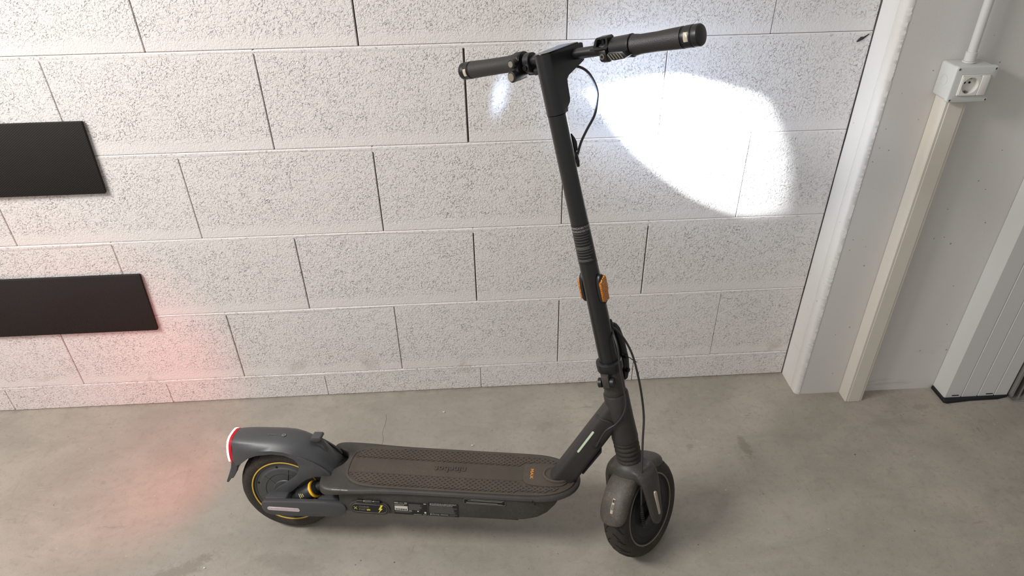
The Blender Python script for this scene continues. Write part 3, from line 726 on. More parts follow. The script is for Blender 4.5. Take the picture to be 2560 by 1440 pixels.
# ---------------------------------------------------------- rear fender with struts
def fsec(x, zt_, wt, zc, ws, zl_):
    pts = [(-ws, zl_), (-ws - .001, (zl_ + zc)/2), (-wt - .004, zc - .004), (-wt, zc), (-wt*.55, zt_ - .0012), (0, zt_), (wt*.55, zt_ - .0012), (wt, zc), (wt + .004, zc - .004), (ws + .001, (zl_ + zc)/2), (ws, zl_)]
    inn_ = [(y*.92, z - .004 if abs(y) < ws*.9 else z) for y, z in pts[::-1]]
    return [(x, y, z) for y, z in pts + inn_]
fs = [(-.128, .2815, .026, .2740, .036, .205), (-.118, .2830, .029, .2760, .040, .208), (-.100, .2845, .031, .2775, .043, .220), (-.080, .2855, .032, .2785, .0455, .238), (-.056, .2865, .033, .2790, .047, .2500), (-.013, .2880, .034, .2795, .0475, .2580), (.017, .2870, .034, .2780, .0475, .2560), (.041, .2825, .033, .2740, .0475, .2450), (.056, .2785, .032, .2690, .0475, .222), (.075, .2710, .031, .2600, .047, .205), (.093, .2600, .030, .2480, .046, .196), (.106, .2470, .027, .2350, .0455, .192), (.118, .2310, .024, .2200, .044, .190), (.128, .2150, .020, .2060, .040, .188), (.134, .2020, .017, .1960, .034, .186)]
m = MB(); m.loft([fsec(*q) for q in fs])
fender = P_(m, 'rear_fender', 'fender_plastic', smooth=50)
for s in (-1, 1):
    st = smooth_poly([(.024, .2540), (.044, .2440), (.051, .226), (.046, .206), (.034, .188), (-.038, .136), (.012, .134), (.038, .160), (.062, .184), (.094, .198), (.130, .192), (.128, .204), (.112, .222), (.075, .246), (.045, .2560)], 2)
    m = MB(); m.prism(st, s*.0425, s*.0479, 'y', .0008, 2, ang=.8); P_(m, 'fender_strut', 'fender_plastic', fender, smooth=45)
# mud flap
m = MB(); fl_ = [(-.1285, .222), (-.124, .205), (-.128, .186), (-.139, .166), (-.152, .146), (-.1575, .1455), (-.156, .152), (-.147, .172), (-.1375, .196), (-.134, .222)]
m.prism(fl_, -.031, .031, 'y', .0012, 1); P_(m, 'mud_flap', 'fender_plastic', fender, smooth=40)
for s in (-1, 1):
    m = MB(); m.prism([(-.128, .222), (-.112, .212), (-.119, .190), (-.132, .168), (-.1405, .1655), (-.1385, .176), (-.134, .195)], s*.0395, s*.030, 'y', .0012, 1); P_(m, 'flap_rib', 'fender_plastic', fender)
# tail lamp : a band that curves over and down the cowl end
def lampband(x0, x1, lift, z_lo=.222):
    pts = []
    base_ = [(-.0375, z_lo), (-.0385, .240), (-.036, .258), (-.030, .272), (-.022, .2785), (-.010, .2818), (.010, .2818), (.022, .2785), (.030, .272), (.036, .258), (.0385, .240), (.0375, z_lo)]
    sp_ = spline([(0, y, z) for y, z in base_], 3)
    cyy, cz = 0, .245
    R = []
    for v in sp_:
        d = Vector((0, v.y - cyy, v.z - cz)).normalized()
        R.append([(x0, *(v + d*lift)[1:]), (x1, *(v + d*lift)[1:]), (x1, *(v - d*.006)[1:]), (x0, *(v - d*.006)[1:])])
    mm = MB(); mm.loft([[Vector(q) for q in r] for r in R]); return mm
P_(lampband(-.1345, -.1300, .0010), 'tail_lamp_core', 'tail_lamp_core', fender, smooth=50, label='glowing white-hot edge of the tail lamp')
P_(lampband(-.1300, -.1225, .0006), 'tail_lamp_lens', 'tail_lamp', fender, smooth=50, label='red glowing tail lamp lens')
m = MB(); m.box((-.1335, -.0355, .205), (-.1285, .0355, .2215), .0012); P_(m, 'rear_reflector', 'tail_lamp_dim', fender, label='small red lens below the lamp')
m = MB(); m.prism([(y, z) for y, z in [(-.035, .224), (-.034, .258), (-.024, .274), (0, .2785), (.024, .274), (.034, .258), (.035, .224)]], -.131, -.127, 'x', .001); P_(m, 'lamp_backplate', 'fender_plastic', fender)
# logo + lettering on top of the fender, kickdown hook
text('fender_lettering', 'NINEBOT', .0042, 'label_grey', fender, lambda x, y, z: (-.024 + x, -.008 + y, .2886 + z), width=.024)
m = MB(); m.lathe([(.0052, .2878), (.0052, .2889), (.0001, .2889)], (.006, -.008, 0), 'z', 20, cap=False); lg = P_(m, 'fender_emblem', 'label_grey', fender)
text('emblem_letter', 'N', .007, 'fender_plastic', lg, lambda x, y, z: (.006 + x, -.008 + y, .2891 + z), bold=.0003)
m = MB(); m.prism([(.072, .2790), (.078, .2895), (.100, .2905), (.1035, .2850), (.098, .2780), (.090, .2755)], -.014, .012, 'y', .0018, 2)
m.prism([(.082, .262), (.082, .280), (.098, .280), (.104, .262), (.112, .240), (.100, .236)], -.006, .006, 'y', .0015); P_(m, 'fold_hook', 'fender_plastic', fender, smooth=35)

# ---------------------------------------------------------- kickstand, folded against the far side of the deck
m = MB(); m.tube(spline([(.36, .060, .122), (.37, .080, .113), (.375, .112, .078), (.372, .145, .028)], 4), .0055, 10); ks = P_(m, 'kickstand', 'stem_metal')

# ---------------------------------------------------------- neck (slanted beam) and head tube
def beam(p, q, d0, w0, d1, w1, r0, n=6):
    p, q = Vector(p), Vector(q); d = (q - p).normalized(); pv = Vector((0, 1, 0)).cross(d)  # pv: up-ish in the side plane
    R = []
    for t_ in (0, .25, .5, .75, 1):
        c = p.lerp(q, t_); dd, ww = d0 + (d1-d0)*t_, w0 + (w1-w0)*t_
        R.append([tuple(c + pv*a + Vector((0, 1, 0))*b_) for a, b_ in rrect(dd/2, ww/2, r0, n)])
    return MB().loft(R)
neck = P_(beam((.700, 0, .196), (.824, 0, .4197), .060, .046, .056, .044, .015), 'neck_beam', 'neck_metal', smooth=30)
dn = (Vector((.812, 0, .398)) - Vector((.700, 0, .196))).normalized(); pn = Vector((0, 1, 0)).cross(dn)
if pn.x > 0: pn = -pn      # points up/back
def on_neck(t_, a, y): return Vector((.700, 0, .196)) + dn*t_ + pn*a + Vector((0, y, 0))
m = MB(); R = []
for sgn in (-1, 1):
    pass
pl = [(x, y) for x, y in stad(.106, .178, -.0026, .0026, 6)]
m.loft([[tuple(on_neck(x, .0165 + y, -.0226 + (y*.35 if y > 0 else 0))) for x, y in pl], [tuple(on_neck(x, .0165 + y, -.0190)) for x, y in pl]])
P_(m, 'neck_reflector', 'green_reflector', neck, label='pale green reflective strip')
m = MB(); c = on_neck(.149, -.010, -.0216); m.loft([[tuple(c + dn*x*1.5 + pn*y + Vector((0, dy_, 0))) for x, y in [(.0085*math.cos(a), .0065*math.sin(a)) for a in [2*pi*i/20 for i in range(20)]]] for dy_ in (.002, -.0022)] + [[tuple(c + dn*x*1.1 + pn*y*.7 + Vector((0, -.0036, 0))) for x, y in [(.0085*math.cos(a), .0065*math.sin(a)) for a in [2*pi*i/20 for i in range(20)]]]])
P_(m, 'cable_grommet', 'black_plastic', neck)
m = MB(); m.tube(spline([on_neck(.212, .030, -.008), on_neck(.217, .018, -.021), on_neck(.222, 0, -.0245), on_neck(.219, -.018, -.023), on_neck(.212, -.026, -.016)], 5), .0030, 8); P_(m, 'weld_bead', 'neck_metal', neck)
m = MB(); R = []
m.prism([tuple((on_neck(t_, a, 0).x, on_neck(t_, a, 0).z)) for t_, a in ((.05, -.029), (.05, -.034), (.13, -.036), (.142, -.029))], -.014, .014, 'y', .0015); P_(m, 'underside_plate', 'black_plastic', neck)
m = MB(); m.lathe([(.0272, .040), (.0290, .037), (.0296, -.030), (.0310, -.080), (.0316, -.088), (.0308, -.092), (.026, -.092)], (0, 0, 0), 'z', 40); m.done('head_tube', 'neck_metal', sc, M=MH, smooth=40)

# ---------------------------------------------------------- fork
pr = [(.0285, -.088)]
for i in range(5):
    z = -.094 - i*.0128
    pr += [(.0280, z), (.0300, z - .0020), (.0306, z - .0052), (.0292, z - .0088), (.0276, z - .0110)]
pr += [(.0306, -.160), (.0308, -.170), (.020, -.171)]
m = MB(); m.lathe(pr, (0, 0, 0), 'z', 40); S_(m, 'bellows', 'rubber', smooth=50)
def ell(x, y, z, a, b_, n=20, tilt=0): return [(x + a*math.cos(q), y + b_*math.sin(q), z + tilt*math.cos(q)) for q in [2*pi*i/n for i in range(n)]]
m = MB()
m.loft([ell(-.002, 0, z, a, b_, 32) for z, a, b_ in ((-.150, .020, .022), (-.154, .030, .032), (-.160, .036, .040), (-.168, .040, .047), (-.178, .0425, .052), (-.192, .042, .055), (-.204, .036, .054), (-.209, .02, .040))])
for s in (1, -1):
    m.loft([ell(x, s*y, z, a, b_, 20) for x, y, z, a, b_ in ((-.002, .030, -.164, .032, .018), (-.002, .042, -.176, .034, .0175), (-.004, .051, -.195, .033, .0145), (-.008, .0555, -.220, .030, .0125), (-.012, .0585, -.250, .027, .0110), (-.015, .0600, -.280, .024, .0100), (-.016, .0605, -.300, .020, .0095), (-.016, .0605, -.312, .014, .008), (-.016, .060, -.318, .006, .005))])
bmesh.ops.recalc_face_normals(m.bm, faces=m.bm.faces)
fork = S_(m, 'fork', 'shell_plastic', smooth=60)
q = fork.modifiers.new('blend', 'REMESH'); q.mode = 'VOXEL'; q.voxel_size = .0030; q.use_smooth_shade = True
q = fork.modifiers.new('soften', 'SMOOTH'); q.factor = .5; q.iterations = 9
m = MB(); m.tube([(-.0375, -.004, -.163), (-.0415, -.004, -.172), (-.0430, -.004, -.184), (-.0430, -.004, -.196)], .0009, 5)
S_(m, 'fork_seam', 'hole_black', fork)
for s in (-1,):
    m = MB(); pl = stad(-.2875, -.217, -.0040, .0040, 6)
    m.loft([[(-.0155 + y, -.0716 + (z + .217)*-.012, z) for z, y in pl], [(-.0155 + y, -.0675, z) for z, y in pl]])
    S_(m, 'fork_reflector', 'pale_reflector', fork, label='beige reflective strip')
m = MB(); m.cyl((.0036, -.062, -.3056), (.0036, .062, -.3056), .0065, 16); S_(m, 'front_axle', 'dark_bolt')
# front fender : hugs the tyre from behind over the top
def ffsec(ang, w_, ri):
    pts = []
    for y, r in ((-w_, ri), (-w_*1.0, .1205), (-w_*.94, .1270), (-w_*.74, .1325), (-w_*.38, .1352), (0, .1360), (w_*.38, .1352), (w_*.74, .1325), (w_*.94, .1270), (w_*1.0, .1205), (w_, ri)):
        pts.append((r, y))
    pts += [(r - .003, y*.94) for r, y in pts[::-1]]
    return [(.0036 + r*math.cos(ang), y, -.3056 + r*math.sin(ang)) for r, y in pts]
R = []
angs = [161, 160.4, 158.5, 155, 151, 145, 139, 128, 116, 104, 92, 80, 68, 58, 52, 48, 45.5, 44]
wid = [.018, .026, .0310, .0335, .0348, .0350, .0350, .0350, .0350, .0350, .0350, .0350, .0350, .0350, .034, .031, .026, .018]
rin = [.130, .127, .123, .118, .114, .112, .111, .111, .110, .112, .112, .112, .112, .112, .114, .118, .122, .127]
m = MB(); m.loft([ffsec(math.radians(a), w_, r) for a, w_, r in zip(angs, wid, rin)]); ff = S_(m, 'front_fender', 'fender_dusty', smooth=60)
# worn sticker on the fender
def fpt(a, y, r=.1362):
    a = math.radians(a); return Vector((.0036 + r*math.cos(a), y, -.3056 + r*math.sin(a)))
m = MB()
m.loft([[fpt(133 + 15*i/6, y, .1363) for i in range(7)] for y in (-.0085, -.0015)], cap=False, closed=False); stk = S_(m, 'reflective_sticker', 'pale_reflector', ff, label='small worn silver sticker')
for a0, a1, y0, y1 in ((134, 137, -.0078, -.0022), (139, 144.5, -.0074, -.0060), (139, 144.5, -.0044, -.0030)):
    m = MB(); m.loft([[fpt(a0 + (a1-a0)*i/3, y, .1366) for i in range(4)] for y in (y0, y1)], cap=False, closed=False); S_(m, 'sticker_mark', 'label_black', ff)
# drum brake arm + cable end
m = MB(); m.prism([(-.050, -.318), (-.030, -.322), (.004, -.312), (.006, -.298), (-.006, -.296), (-.044, -.308)], -.040, -.034, 'y', .0012); S_(m, 'brake_arm', 'black_plastic')
m = MB(); pts = []
for i in range(90): 
    t_ = i/89; a = t_*9*2*pi; c = Vector((-.047, -.044, -.262)).lerp(Vector((-.050, -.042, -.312)), t_); pts.append(c + Vector((math.cos(a), math.sin(a), 0))*.0042)
m.tube(pts, .0009, 5); S_(m, 'return_spring', 'cable_rubber', smooth=60)
m = MB(); m.cyl((-.0455, -.044, -.246), (-.0475, -.044, -.266), .0042, 12); S_(m, 'cable_ferrule', 'black_plastic')

# ---------------------------------------------------------- column, clamp, stem
m = MB(); m.lathe([(.0235, .036), (.0248, .040), (.0250, .060), (.0255, .062), (.0255, .102), (.020, .104)], (0,0,0), 'z', 36); S_(m, 'column_sleeve', 'shell_plastic')
m = MB(); m.lathe([(.0240, .1030), (.0288, .1040), (.0298, .1060), (.0300, .1240), (.0294, .1262), (.0280, .1272), (.0218, .1280), (.0210, .118)], (0,0,0), 'z', 40); clamp = S_(m, 'clamp_collar', 'black_plastic')
va = -2.75                                                       # direction of the hinge, seen from above the column
er = Vector((math.cos(va), math.sin(va), 0)); et = Vector((-math.sin(va), math.cos(va), 0)); ez = Vector((0,0,1))
oh = Vector((0,0,.091)) + er*.031 - et*.006
m = MB()
def obox(m, o, hx, hy, hz, bev=.002):
    m.box((-hx, -hy, -hz), (hx, hy, hz), bev, 2, M=frameM(er, et, ez, o)); return m
obox(m, oh, .008, .0085, .016); S_(m, 'hinge_link', 'shell_plastic', clamp)
for s in (-1, 1):
    m = MB(); m.tube([oh - ez*.004 + et*(s*q) for q in (.0095, .010, .0175, .0185)], [.0095, .0112, .0112, .0090], 20); S_(m, 'hinge_knob', 'black_plastic', clamp)
    m = MB(); m.tube([oh - ez*.004 + et*(s*q) for q in (.0183, .0188)], [.0045, .0040], 6); S_(m, 'hinge_bolt', 'dark_bolt', clamp)
# folding lever
m = MB(); R = []
for x, z, hw, ht in ((.032, .060, .011, .007), (.040, .078, .013, .010), (.044, .105, .0135, .0105), (.043, .140, .0135, .0095), (.040, .170, .0135, .0085), (.037, .190, .0125, .0075), (.034, .202, .0095, .0055), (.032, .207, .006, .003)):
    R.append([(x + a, -.004 + b_, z) for a, b_ in rrect(ht, hw, min(ht, hw)*.6, 4)])
m.loft(R); lv = S_(m, 'folding_lever', 'black_plastic', smooth=40)
m = MB(); m.cyl((.038, -.022, .118), (.038, .014, .118), .0055, 14); m.cyl((.036, -.022, .082), (.036, .014, .082), .0055, 14); S_(m, 'lever_pin', 'dark_bolt', lv)
m = MB(); m.tube(spline([(.030, -.018, .128), (.048, -.030, .104), (.049, -.034, .086), (.046, -.040, .070)], 4), .0011, 5); m.tube([(.048, -.030, .104), (.056, -.034, .094)], .0009, 5); S_(m, 'zip_tie', 'black_plastic', lv)
# stem tube
m = MB(); m.lathe([(.0200, .110), (.0215, .112), (.0208, .25), (.0186, .50), (.0183, .688), (.0172, .6885)], (0,0,0), 'z', 44); stem = S_(m, 'stem_tube', 'stem_metal', smooth=30)
# wrapped caution label
def stem_r(z): return .0208 - (z - .25)*.0088 if z < .5 else .0186
va2 = -2.45
def wrap(lift, zc, a0=va2):
    def f(x, y, z):
        zz = zc + y; r = stem_r(zz) + lift; a = a0 + x/r
        return MS @ Vector((r*math.cos(a), r*math.sin(a), zz))
    return f
m = MB(); R = []
for i in range(25):
    a = va2 - 1.45 + 2.6*i/24; R.append([(( stem_r(z) + .0003)*math.cos(a), (stem_r(z) + .0003)*math.sin(a), z) for z in (.374, .40, .43, .462)])
m.loft(R, cap=False, closed=False); lab = S_(m, 'caution_label', 'label_black', stem, smooth=60)
text('caution_lettering', '\u25B2WARNING/AVERTISSEMENT', .0070, 'print_grey', lab, wrap(.0005, .4555, va2 - .15), width=.070, thick=0)
text('caution_lettering', 'WARNUNG/ADVERTENCIA', .0068, 'print_grey', lab, wrap(.0005, .4485, va2 - .2), width=.056, thick=0)
m = MB(); rnd = random.Random(11)
z = .4425
while z > .377:
    a1 = va2 - 1.25; a2 = va2 + rnd.uniform(.45, .95); R = []
    for i in range(15):
        a = a1 + (a2-a1)*i/14; r = stem_r(z) + .0005; R.append([(r*math.cos(a), r*math.sin(a), z), (r*math.cos(a), r*math.sin(a), z + .0007)])
    m.loft(R, cap=False, closed=False)
    z -= rnd.choice((.0017, .0019, .0021, .0048, .0062))
S_(m, 'caution_small_print', 'label_grey', lab, kind='stuff', smooth=60)
# amber side reflectors
for s in (-1, 1):
    y0 = s*.0185
    m = MB(); hold = smooth_poly([(-.013, .285), (-.012, .330), (-.004, .345), (.006, .345), (.013, .330), (.012, .288), (.004, .276), (-.006, .276)], 2)
    m.prism(hold, y0, y0 + s*.0085, 'y', .002, 2, ang=.8); rf = S_(m, 'reflector_holder', 'black_plastic', stem)
    m = MB(); m.prism([(-.0118, .286), (-.0118, .328), (.0085, .341), (.0115, .334), (.0115, .306), (.0090, .302), (.0090, .284), (-.004, .282)], s*.0262, s*.0312, 'y', .0008); S_(m, 'amber_reflector', 'amber_reflector', rf, label='amber reflector')
# grommets on the stem
for z, nm in ((.592, 'upper'), (.208, 'lower')):
    ga = -.60; r = .0202 if z > .5 else .0215; er2 = Vector((math.cos(ga), math.sin(ga), 0)); et2 = Vector((-math.sin(ga), math.cos(ga), 0))
    m = MB(); o = er2*(r - .001) + Vector((0,0,z))
    m.loft([[tuple(o + er2*h + et2*x*k_ + ez*y*k_) for y, x in [(.0165*math.cos(a), .0065*math.sin(a)) for a in [2*pi*i/20 for i in range(20)]]] for h, k_ in ((0, 1), (.0040, 1), (.0052, .8), (.0052, .45), (.002, .35))]); S_(m, 'cable_grommet', 'black_plastic', stem)
m = MB(); m.prism([(.018, .605), (.0265, .609), (.0285, .625), (.025, .634), (.018, .645)], -.013, .004, 'y', .0012); S_(m, 'stem_hook', 'black_plastic', stem)
m = MB(); R = []
# ---------------------------------------------------------- head
def headring(z, xf, wf):
    out = []; r = .0190
    for i in range(17):
        a = pi/2 + pi*i/16; out.append((r*math.cos(a), r*math.sin(a), z))
    w0_ = r
    out += [(0 + (xf - .004)*k_, -(w0_ + (wf - w0_)*k_), z) for k_ in (.33, .66, 1)] + [(xf, -(wf - .004), z)]
    out += [(xf, wf - .004, z)] + [(0 + (xf - .004)*k_, (w0_ + (wf - w0_)*k_), z) for k_ in (1, .66, .33)]
    return out
m = MB(); m.loft([headring(*q) for q in ((.6895, .0190, .0170), (.697, .0190, .0180), (.705, .0270, .0195), (.712, .0285, .0205), (.735, .0285, .0215), (.748, .0290, .0225), (.754, .0350, .0235), (.7665, .0720, .0275), (.7700, .0830, .0280), (.7740, .0860, .0282), (.798, .0880, .0285), (.8015, .0880, .0285), (.8030, .0860, .0270))])
head = S_(m, 'stem_head', 'stem_metal', smooth=28)
m = MB(); pl = [(x, y) for x, y, z in headring(0, .083, .0255)]; pl = inset(pl[::1], .0)
m.loft([[(x*.97, y*.93, z) for x, y in pl] for z in (.8028, .8048)] + [[(x*.95, y*.90, .8054) for x, y in pl]]); dash = S_(m, 'dashboard', 'gloss_black', head)
m = MB(); m.box((.016, -.016, .8054), (.070, .016, .8057), .0001); S_(m, 'display', 'screen', dash)
m = MB(); m.lathe([(.0075, .0265), (.0110, .0275), (.0120, .0330), (.0112, .0355), (.0095, .0360)], (0, 0, .723), 'x', 28); bmesh.ops.scale(m.bm, vec=(1, .95, 1.45), space=Matrix.Translation((0, 0, -.723)), verts=m.bm.verts); hl = S_(m, 'headlamp_housing', 'black_plastic', head)
m = MB(); m.lathe([(.0092, .0359), (.0080, .0368), (.0001, .0372)], (0, 0, .723), 'x', 24, cap=False); S_(m, 'headlamp_lens', 'head_lamp', hl, label='glowing headlamp lens')
# ---------------------------------------------------------- handlebar
bx_, bz_ = .060, .786
m = MB(); m.cyl((bx_, -.276, bz_), (bx_, .276, bz_), .0102, 24); hb = S_(m, 'handlebar', 'stem_metal')
def yl_(prof, mat_, name, par=sc, n=32, **k):      # lathe round the bar : (radius, y)
    m = MB(); m.lathe(prof, (bx_, 0, bz_), 'y', n); return S_(m, name, mat_, par, **k)
t = NT('grip_knurl'); g = t.n('ShaderNodeTexCoord'); 
vz = t.n('ShaderNodeTexVoronoi'); vz.inputs['Scale'].default_value = 620; t.l(g.outputs['Object'], vz.inputs['Vector'])
t.col(srgb(44, 42, 41)); MAT['grip_knurl'] = t.set(.5, 0, .5, t.bump(vz.outputs['Distance'], .35, .0008))
for s in (-1, 1):
    y0 = .157 if s < 0 else .1275
    gp = yl_([(.0150, s*y0), (.0185, s*(y0 + .001)), (.0186, s*(y0 + .006)), (.0170, s*(y0 + .016)), (.0168, s*(y0 + .05)), (.0176, s*.225), (.0184, s*.252), (.0186, s*.2575), (.0160, s*.2580)], 'grip_knurl', 'grip', smooth=40)
    yl_([(.0150, s*.2582), (.0178, s*.2590), (.0178, s*.2600), (.0172, s*.2606), (.0172, s*.2625), (.0186, s*.2632), (.0188, s*.2760), (.0182, s*.2768), (.0176, s*.2774), (.0182, s*.2782), (.0186, s*.2800), (.0184, s*.2880), (.0165, s*.2905), (.0120, s*.2915), (.0001, s*.2918)], 'black_plastic', 'end_cap', gp, smooth=35)
    # clear turn-signal window facing the rider
    m = MB(); R = []
    for i in range(13):
        a = math.radians((148 if s < 0 else 160) + 48*i/12); R.append([(bx_ + r*math.cos(a), s*y, bz_ + r*math.sin(a)) for y, r in ((.2655, .0186), (.2660, .0191), (.2735, .0191), (.2740, .0186))])
    m.loft(R, cap=False, closed=False); S_(m, 'indicator_lens', 'clear_lens', gp, smooth=50, label='clear indicator window')
# right-hand side : throttle
th = yl_([(.0120, -.1130), (.0180, -.1140), (.0196, -.1180), (.0200, -.1500), (.0205, -.1520), (.0205, -.1560), (.0180, -.1570)], 'black_plastic', 'throttle_housing')
m = MB(); m.prism([(-.1180, .7800), (-.1220, .7720), (-.1330, .7690), (-.1540, .7700), (-.1620, .7735), (-.1530, .7830), (-.1240, .7850)], bx_ - .033, bx_ - .008, 'x', .002, 2); pdl = S_(m, 'thumb_throttle', 'black_plastic', th)
for i in range(5):
    y = -.1260 - i*.0062; m = MB(); m.box((-.0008, -.0008, -.0062), (.0008, .0008, .0062), .0003, 1, M=Matrix.Translation((bx_ - .0338, y, .7765)) @ Matrix.Rotation(-.6, 4, 'X')); S_(m, 'throttle_rib', 'button_grey', pdl)
# bolted clamp next to it
m = MB(); m.lathe([(.0105, -.0905), (.0150, -.0910), (.0150, -.1090), (.0105, -.1095)], (bx_, 0, bz_), 'y', 28)
m.prism([(bx_ - .019, .768), (bx_ - .019, .788), (bx_ + .006, .792), (bx_ + .008, .772), (bx_ - .006, .763)], -.1080, -.0920, 'y', .003, 2); cl = S_(m, 'bar_clamp', 'black_plastic', hb)
m = MB(); m.lathe([(.0001, bx_ - .0205), (.0024, bx_ - .0205), (.0028, bx_ - .0212), (.0052, bx_ - .0210), (.0055, bx_ - .018)], (0, -.1000, .7768), 'x', 20, cap=False); S_(m, 'clamp_bolt', 'bolt_metal', cl)
m = MB(); m.lathe([(.0001, bx_ - .0208), (.0023, bx_ - .0209)], (0, -.1000, .7768), 'x', 6, cap=False); S_(m, 'bolt_socket', 'hole_black', cl)
# open bell bracket standing on the clamp
m = MB(); out_ = [(-.0760, .7915), (-.0800, .7935), (-.0870, .8065), (-.0910, .8100), (-.1110, .8100), (-.1140, .8070), (-.1130, .7920), (-.1020, .7860)]
inn_ = [(-.0865, .7950), (-.0875, .7960), (-.0910, .8045), (-.0930, .8070), (-.1085, .8070), (-.1105, .8050), (-.1085, .7960), (-.1010, .7915)]
m.loft([[(x, y, z) for y, z in q] for x, q in ((bx_ - .016, out_), (bx_ + .006, out_), (bx_ + .006, inn_), (bx_ - .016, inn_))], loop=True, cap=False); bell = S_(m, 'bell_bracket', 'black_plastic', hb, smooth=30)
m = MB(); m.cyl((bx_ - .005, -.090, .8010), (bx_ - .005, -.110, .8010), .0028, 12); m.cyl((bx_ - .008, -.100, .794), (bx_ - .008, -.100, .806), .0040, 12); S_(m, 'bell_striker', 'dark_bolt', bell)
m = MB(); m.prism([(-.0755, .7905), (-.0770, .7935), (-.1080, .7920), (-.1130, .7885)], bx_ - .022, bx_ + .004, 'x', .001); S_(m, 'bell_base', 'black_plastic', bell)
# left-hand side : switch pod, brake clamp, lever
m = MB(); m.lathe([(.0105, .1045), (.0205, .1050), (.0212, .1065), (.0212, .1245), (.0200, .1262), (.0150, .1268)], (bx_, 0, bz_), 'y', 32)
m.prism(smooth_poly([(bx_ - .022, .800), (bx_ - .004, .808), (bx_ + .006, .790), (bx_ - .004, .757), (bx_ - .020, .757), (bx_ - .026, .770)], 2), .1060, .1230, 'y', .002, 2); pod = S_(m, 'switch_pod', 'black_plastic', hb)
m = MB(); m.tube([(bx_ - .033, .1140, .7895), (bx_ - .032, .1140, .7895), (bx_ - .020, .1140, .7895)], [.0080, .0092, .0094], 22); S_(m, 'button_barrel', 'black_plastic', pod)
m = MB(); m.tube([(bx_ - .0355, .1140, .7895), (bx_ - .0345, .1140, .7895), (bx_ - .032, .1140, .7895)], [.0055, .0064, .0064], 20); S_(m, 'mode_button', 'button_grey', pod, label='round grey push button')
m = MB(); m.tube([(bx_ - .038, .1165, .7650), (bx_ - .037, .1165, .7650), (bx_ - .002, .1140, .7650), (bx_, .1140, .7650)], [.0098, .0112, .0112, .0100], 26); S_(m, 'button_barrel', 'black_plastic', pod)
m = MB(); m.tube([(bx_ - .0405, .1165, .7650), (bx_ - .0393, .1165, .7650), (bx_ - .0375, .1165, .7650)], [.0074, .0083, .0083], 22); S_(m, 'indicator_button', 'button_grey', pod, label='larger round grey push button')
m = MB(); m.lathe([(.0105, .0835), (.0165, .0840), (.0165, .0985), (.0105, .0990)], (bx_, 0, bz_), 'y', 28)
m.prism([(bx_ - .017, .768), (bx_ - .016, .788), (bx_ + .010, .792), (bx_ + .012, .768), (bx_, .760)],   .0850, .0980, 'y', .003, 2); bc = S_(m, 'brake_clamp', 'black_plastic', hb)
m = MB(); m.lathe([(.0001, bx_ - .0192), (.0022, bx_ - .0192), (.0028, bx_ - .0200), (.0050, bx_ - .0198), (.0053, bx_ - .016)], (0, .0930, .7760), 'x', 20, cap=False); S_(m, 'clamp_bolt', 'dark_bolt', bc)
m = MB(); m.box((bx_ + .006, .050, .7560), (bx_ + .026, .112, .7740), .004, 2); m.cyl((bx_ + .014, .024, .7650), (bx_ + .014, .052, .7650), .0062, 16); m.cyl((bx_ + .002, .034, .7660), (bx_ + .002, .084, .7640), .0080, 16); S_(m, 'lever_mount', 'black_plastic', bc)
m = MB(); R = []
for y, x, r in ((.090, .016, .006), (.110, .022, .0055), (.140, .028, .005), (.190, .029, .0048), (.240, .028, .005), (.252, .028, .0055), (.257, .028, .004)):
    R.append([(bx_ + x + a, y, .7740 + b_) for a, b_ in rrect(r*.7, r, r*.6, 3)])
m.loft(R); S_(m, 'brake_lever', 'black_plastic', hb, smooth=45)
# ---------------------------------------------------------- cables
def cable(pts, r, name='cable', fr=MS, mat_='cable_rubber'):
    m = MB(); m.tube(spline(pts, 7), r, 10); return m.done(name, mat_, sc, M=fr, smooth=60)
cable([(.068, .040, .762), (.066, .010, .7630), (.070, -.020, .7600), (.087, -.029, .741), (.1, -.030, .706), (.090, -.030, .680), (.075, -.030, .661), (.050, -.026, .642), (.031, -.020, .622), (.0205, -.0135, .600), (.0165, -.011, .592)], .0026, 'brake_cable')
cable([(.0165, -.011, .207), (.024, -.018, .196), (.035, -.028, .165), (.040, -.036, .130), (.040, -.041, .090), (.036, -.045, .030), (.027, -.046, -.035), (.008, -.045, -.089), (-.018, -.045, -.160), (-.036, -.045, -.215), (-.0455, -.044, -.250)], .0026, 'brake_cable')
Mi = MH.inverted()
def fromS(v): return tuple(MS @ Vector(v))
cable([fromS((.0165, -.011, .205)), (.812, -.030, .595), (.821, -.033, .542), (.833, -.034, .490), (.840, -.035, .452), (.836, -.034, .421), (.822, -.032, .392), (.798, -.031, .368), tuple(on_neck(.151, -.009, -.027)), tuple(on_neck(.149, -.010, -.0215))], .0024, 'control_cable', Matrix.Identity(4))

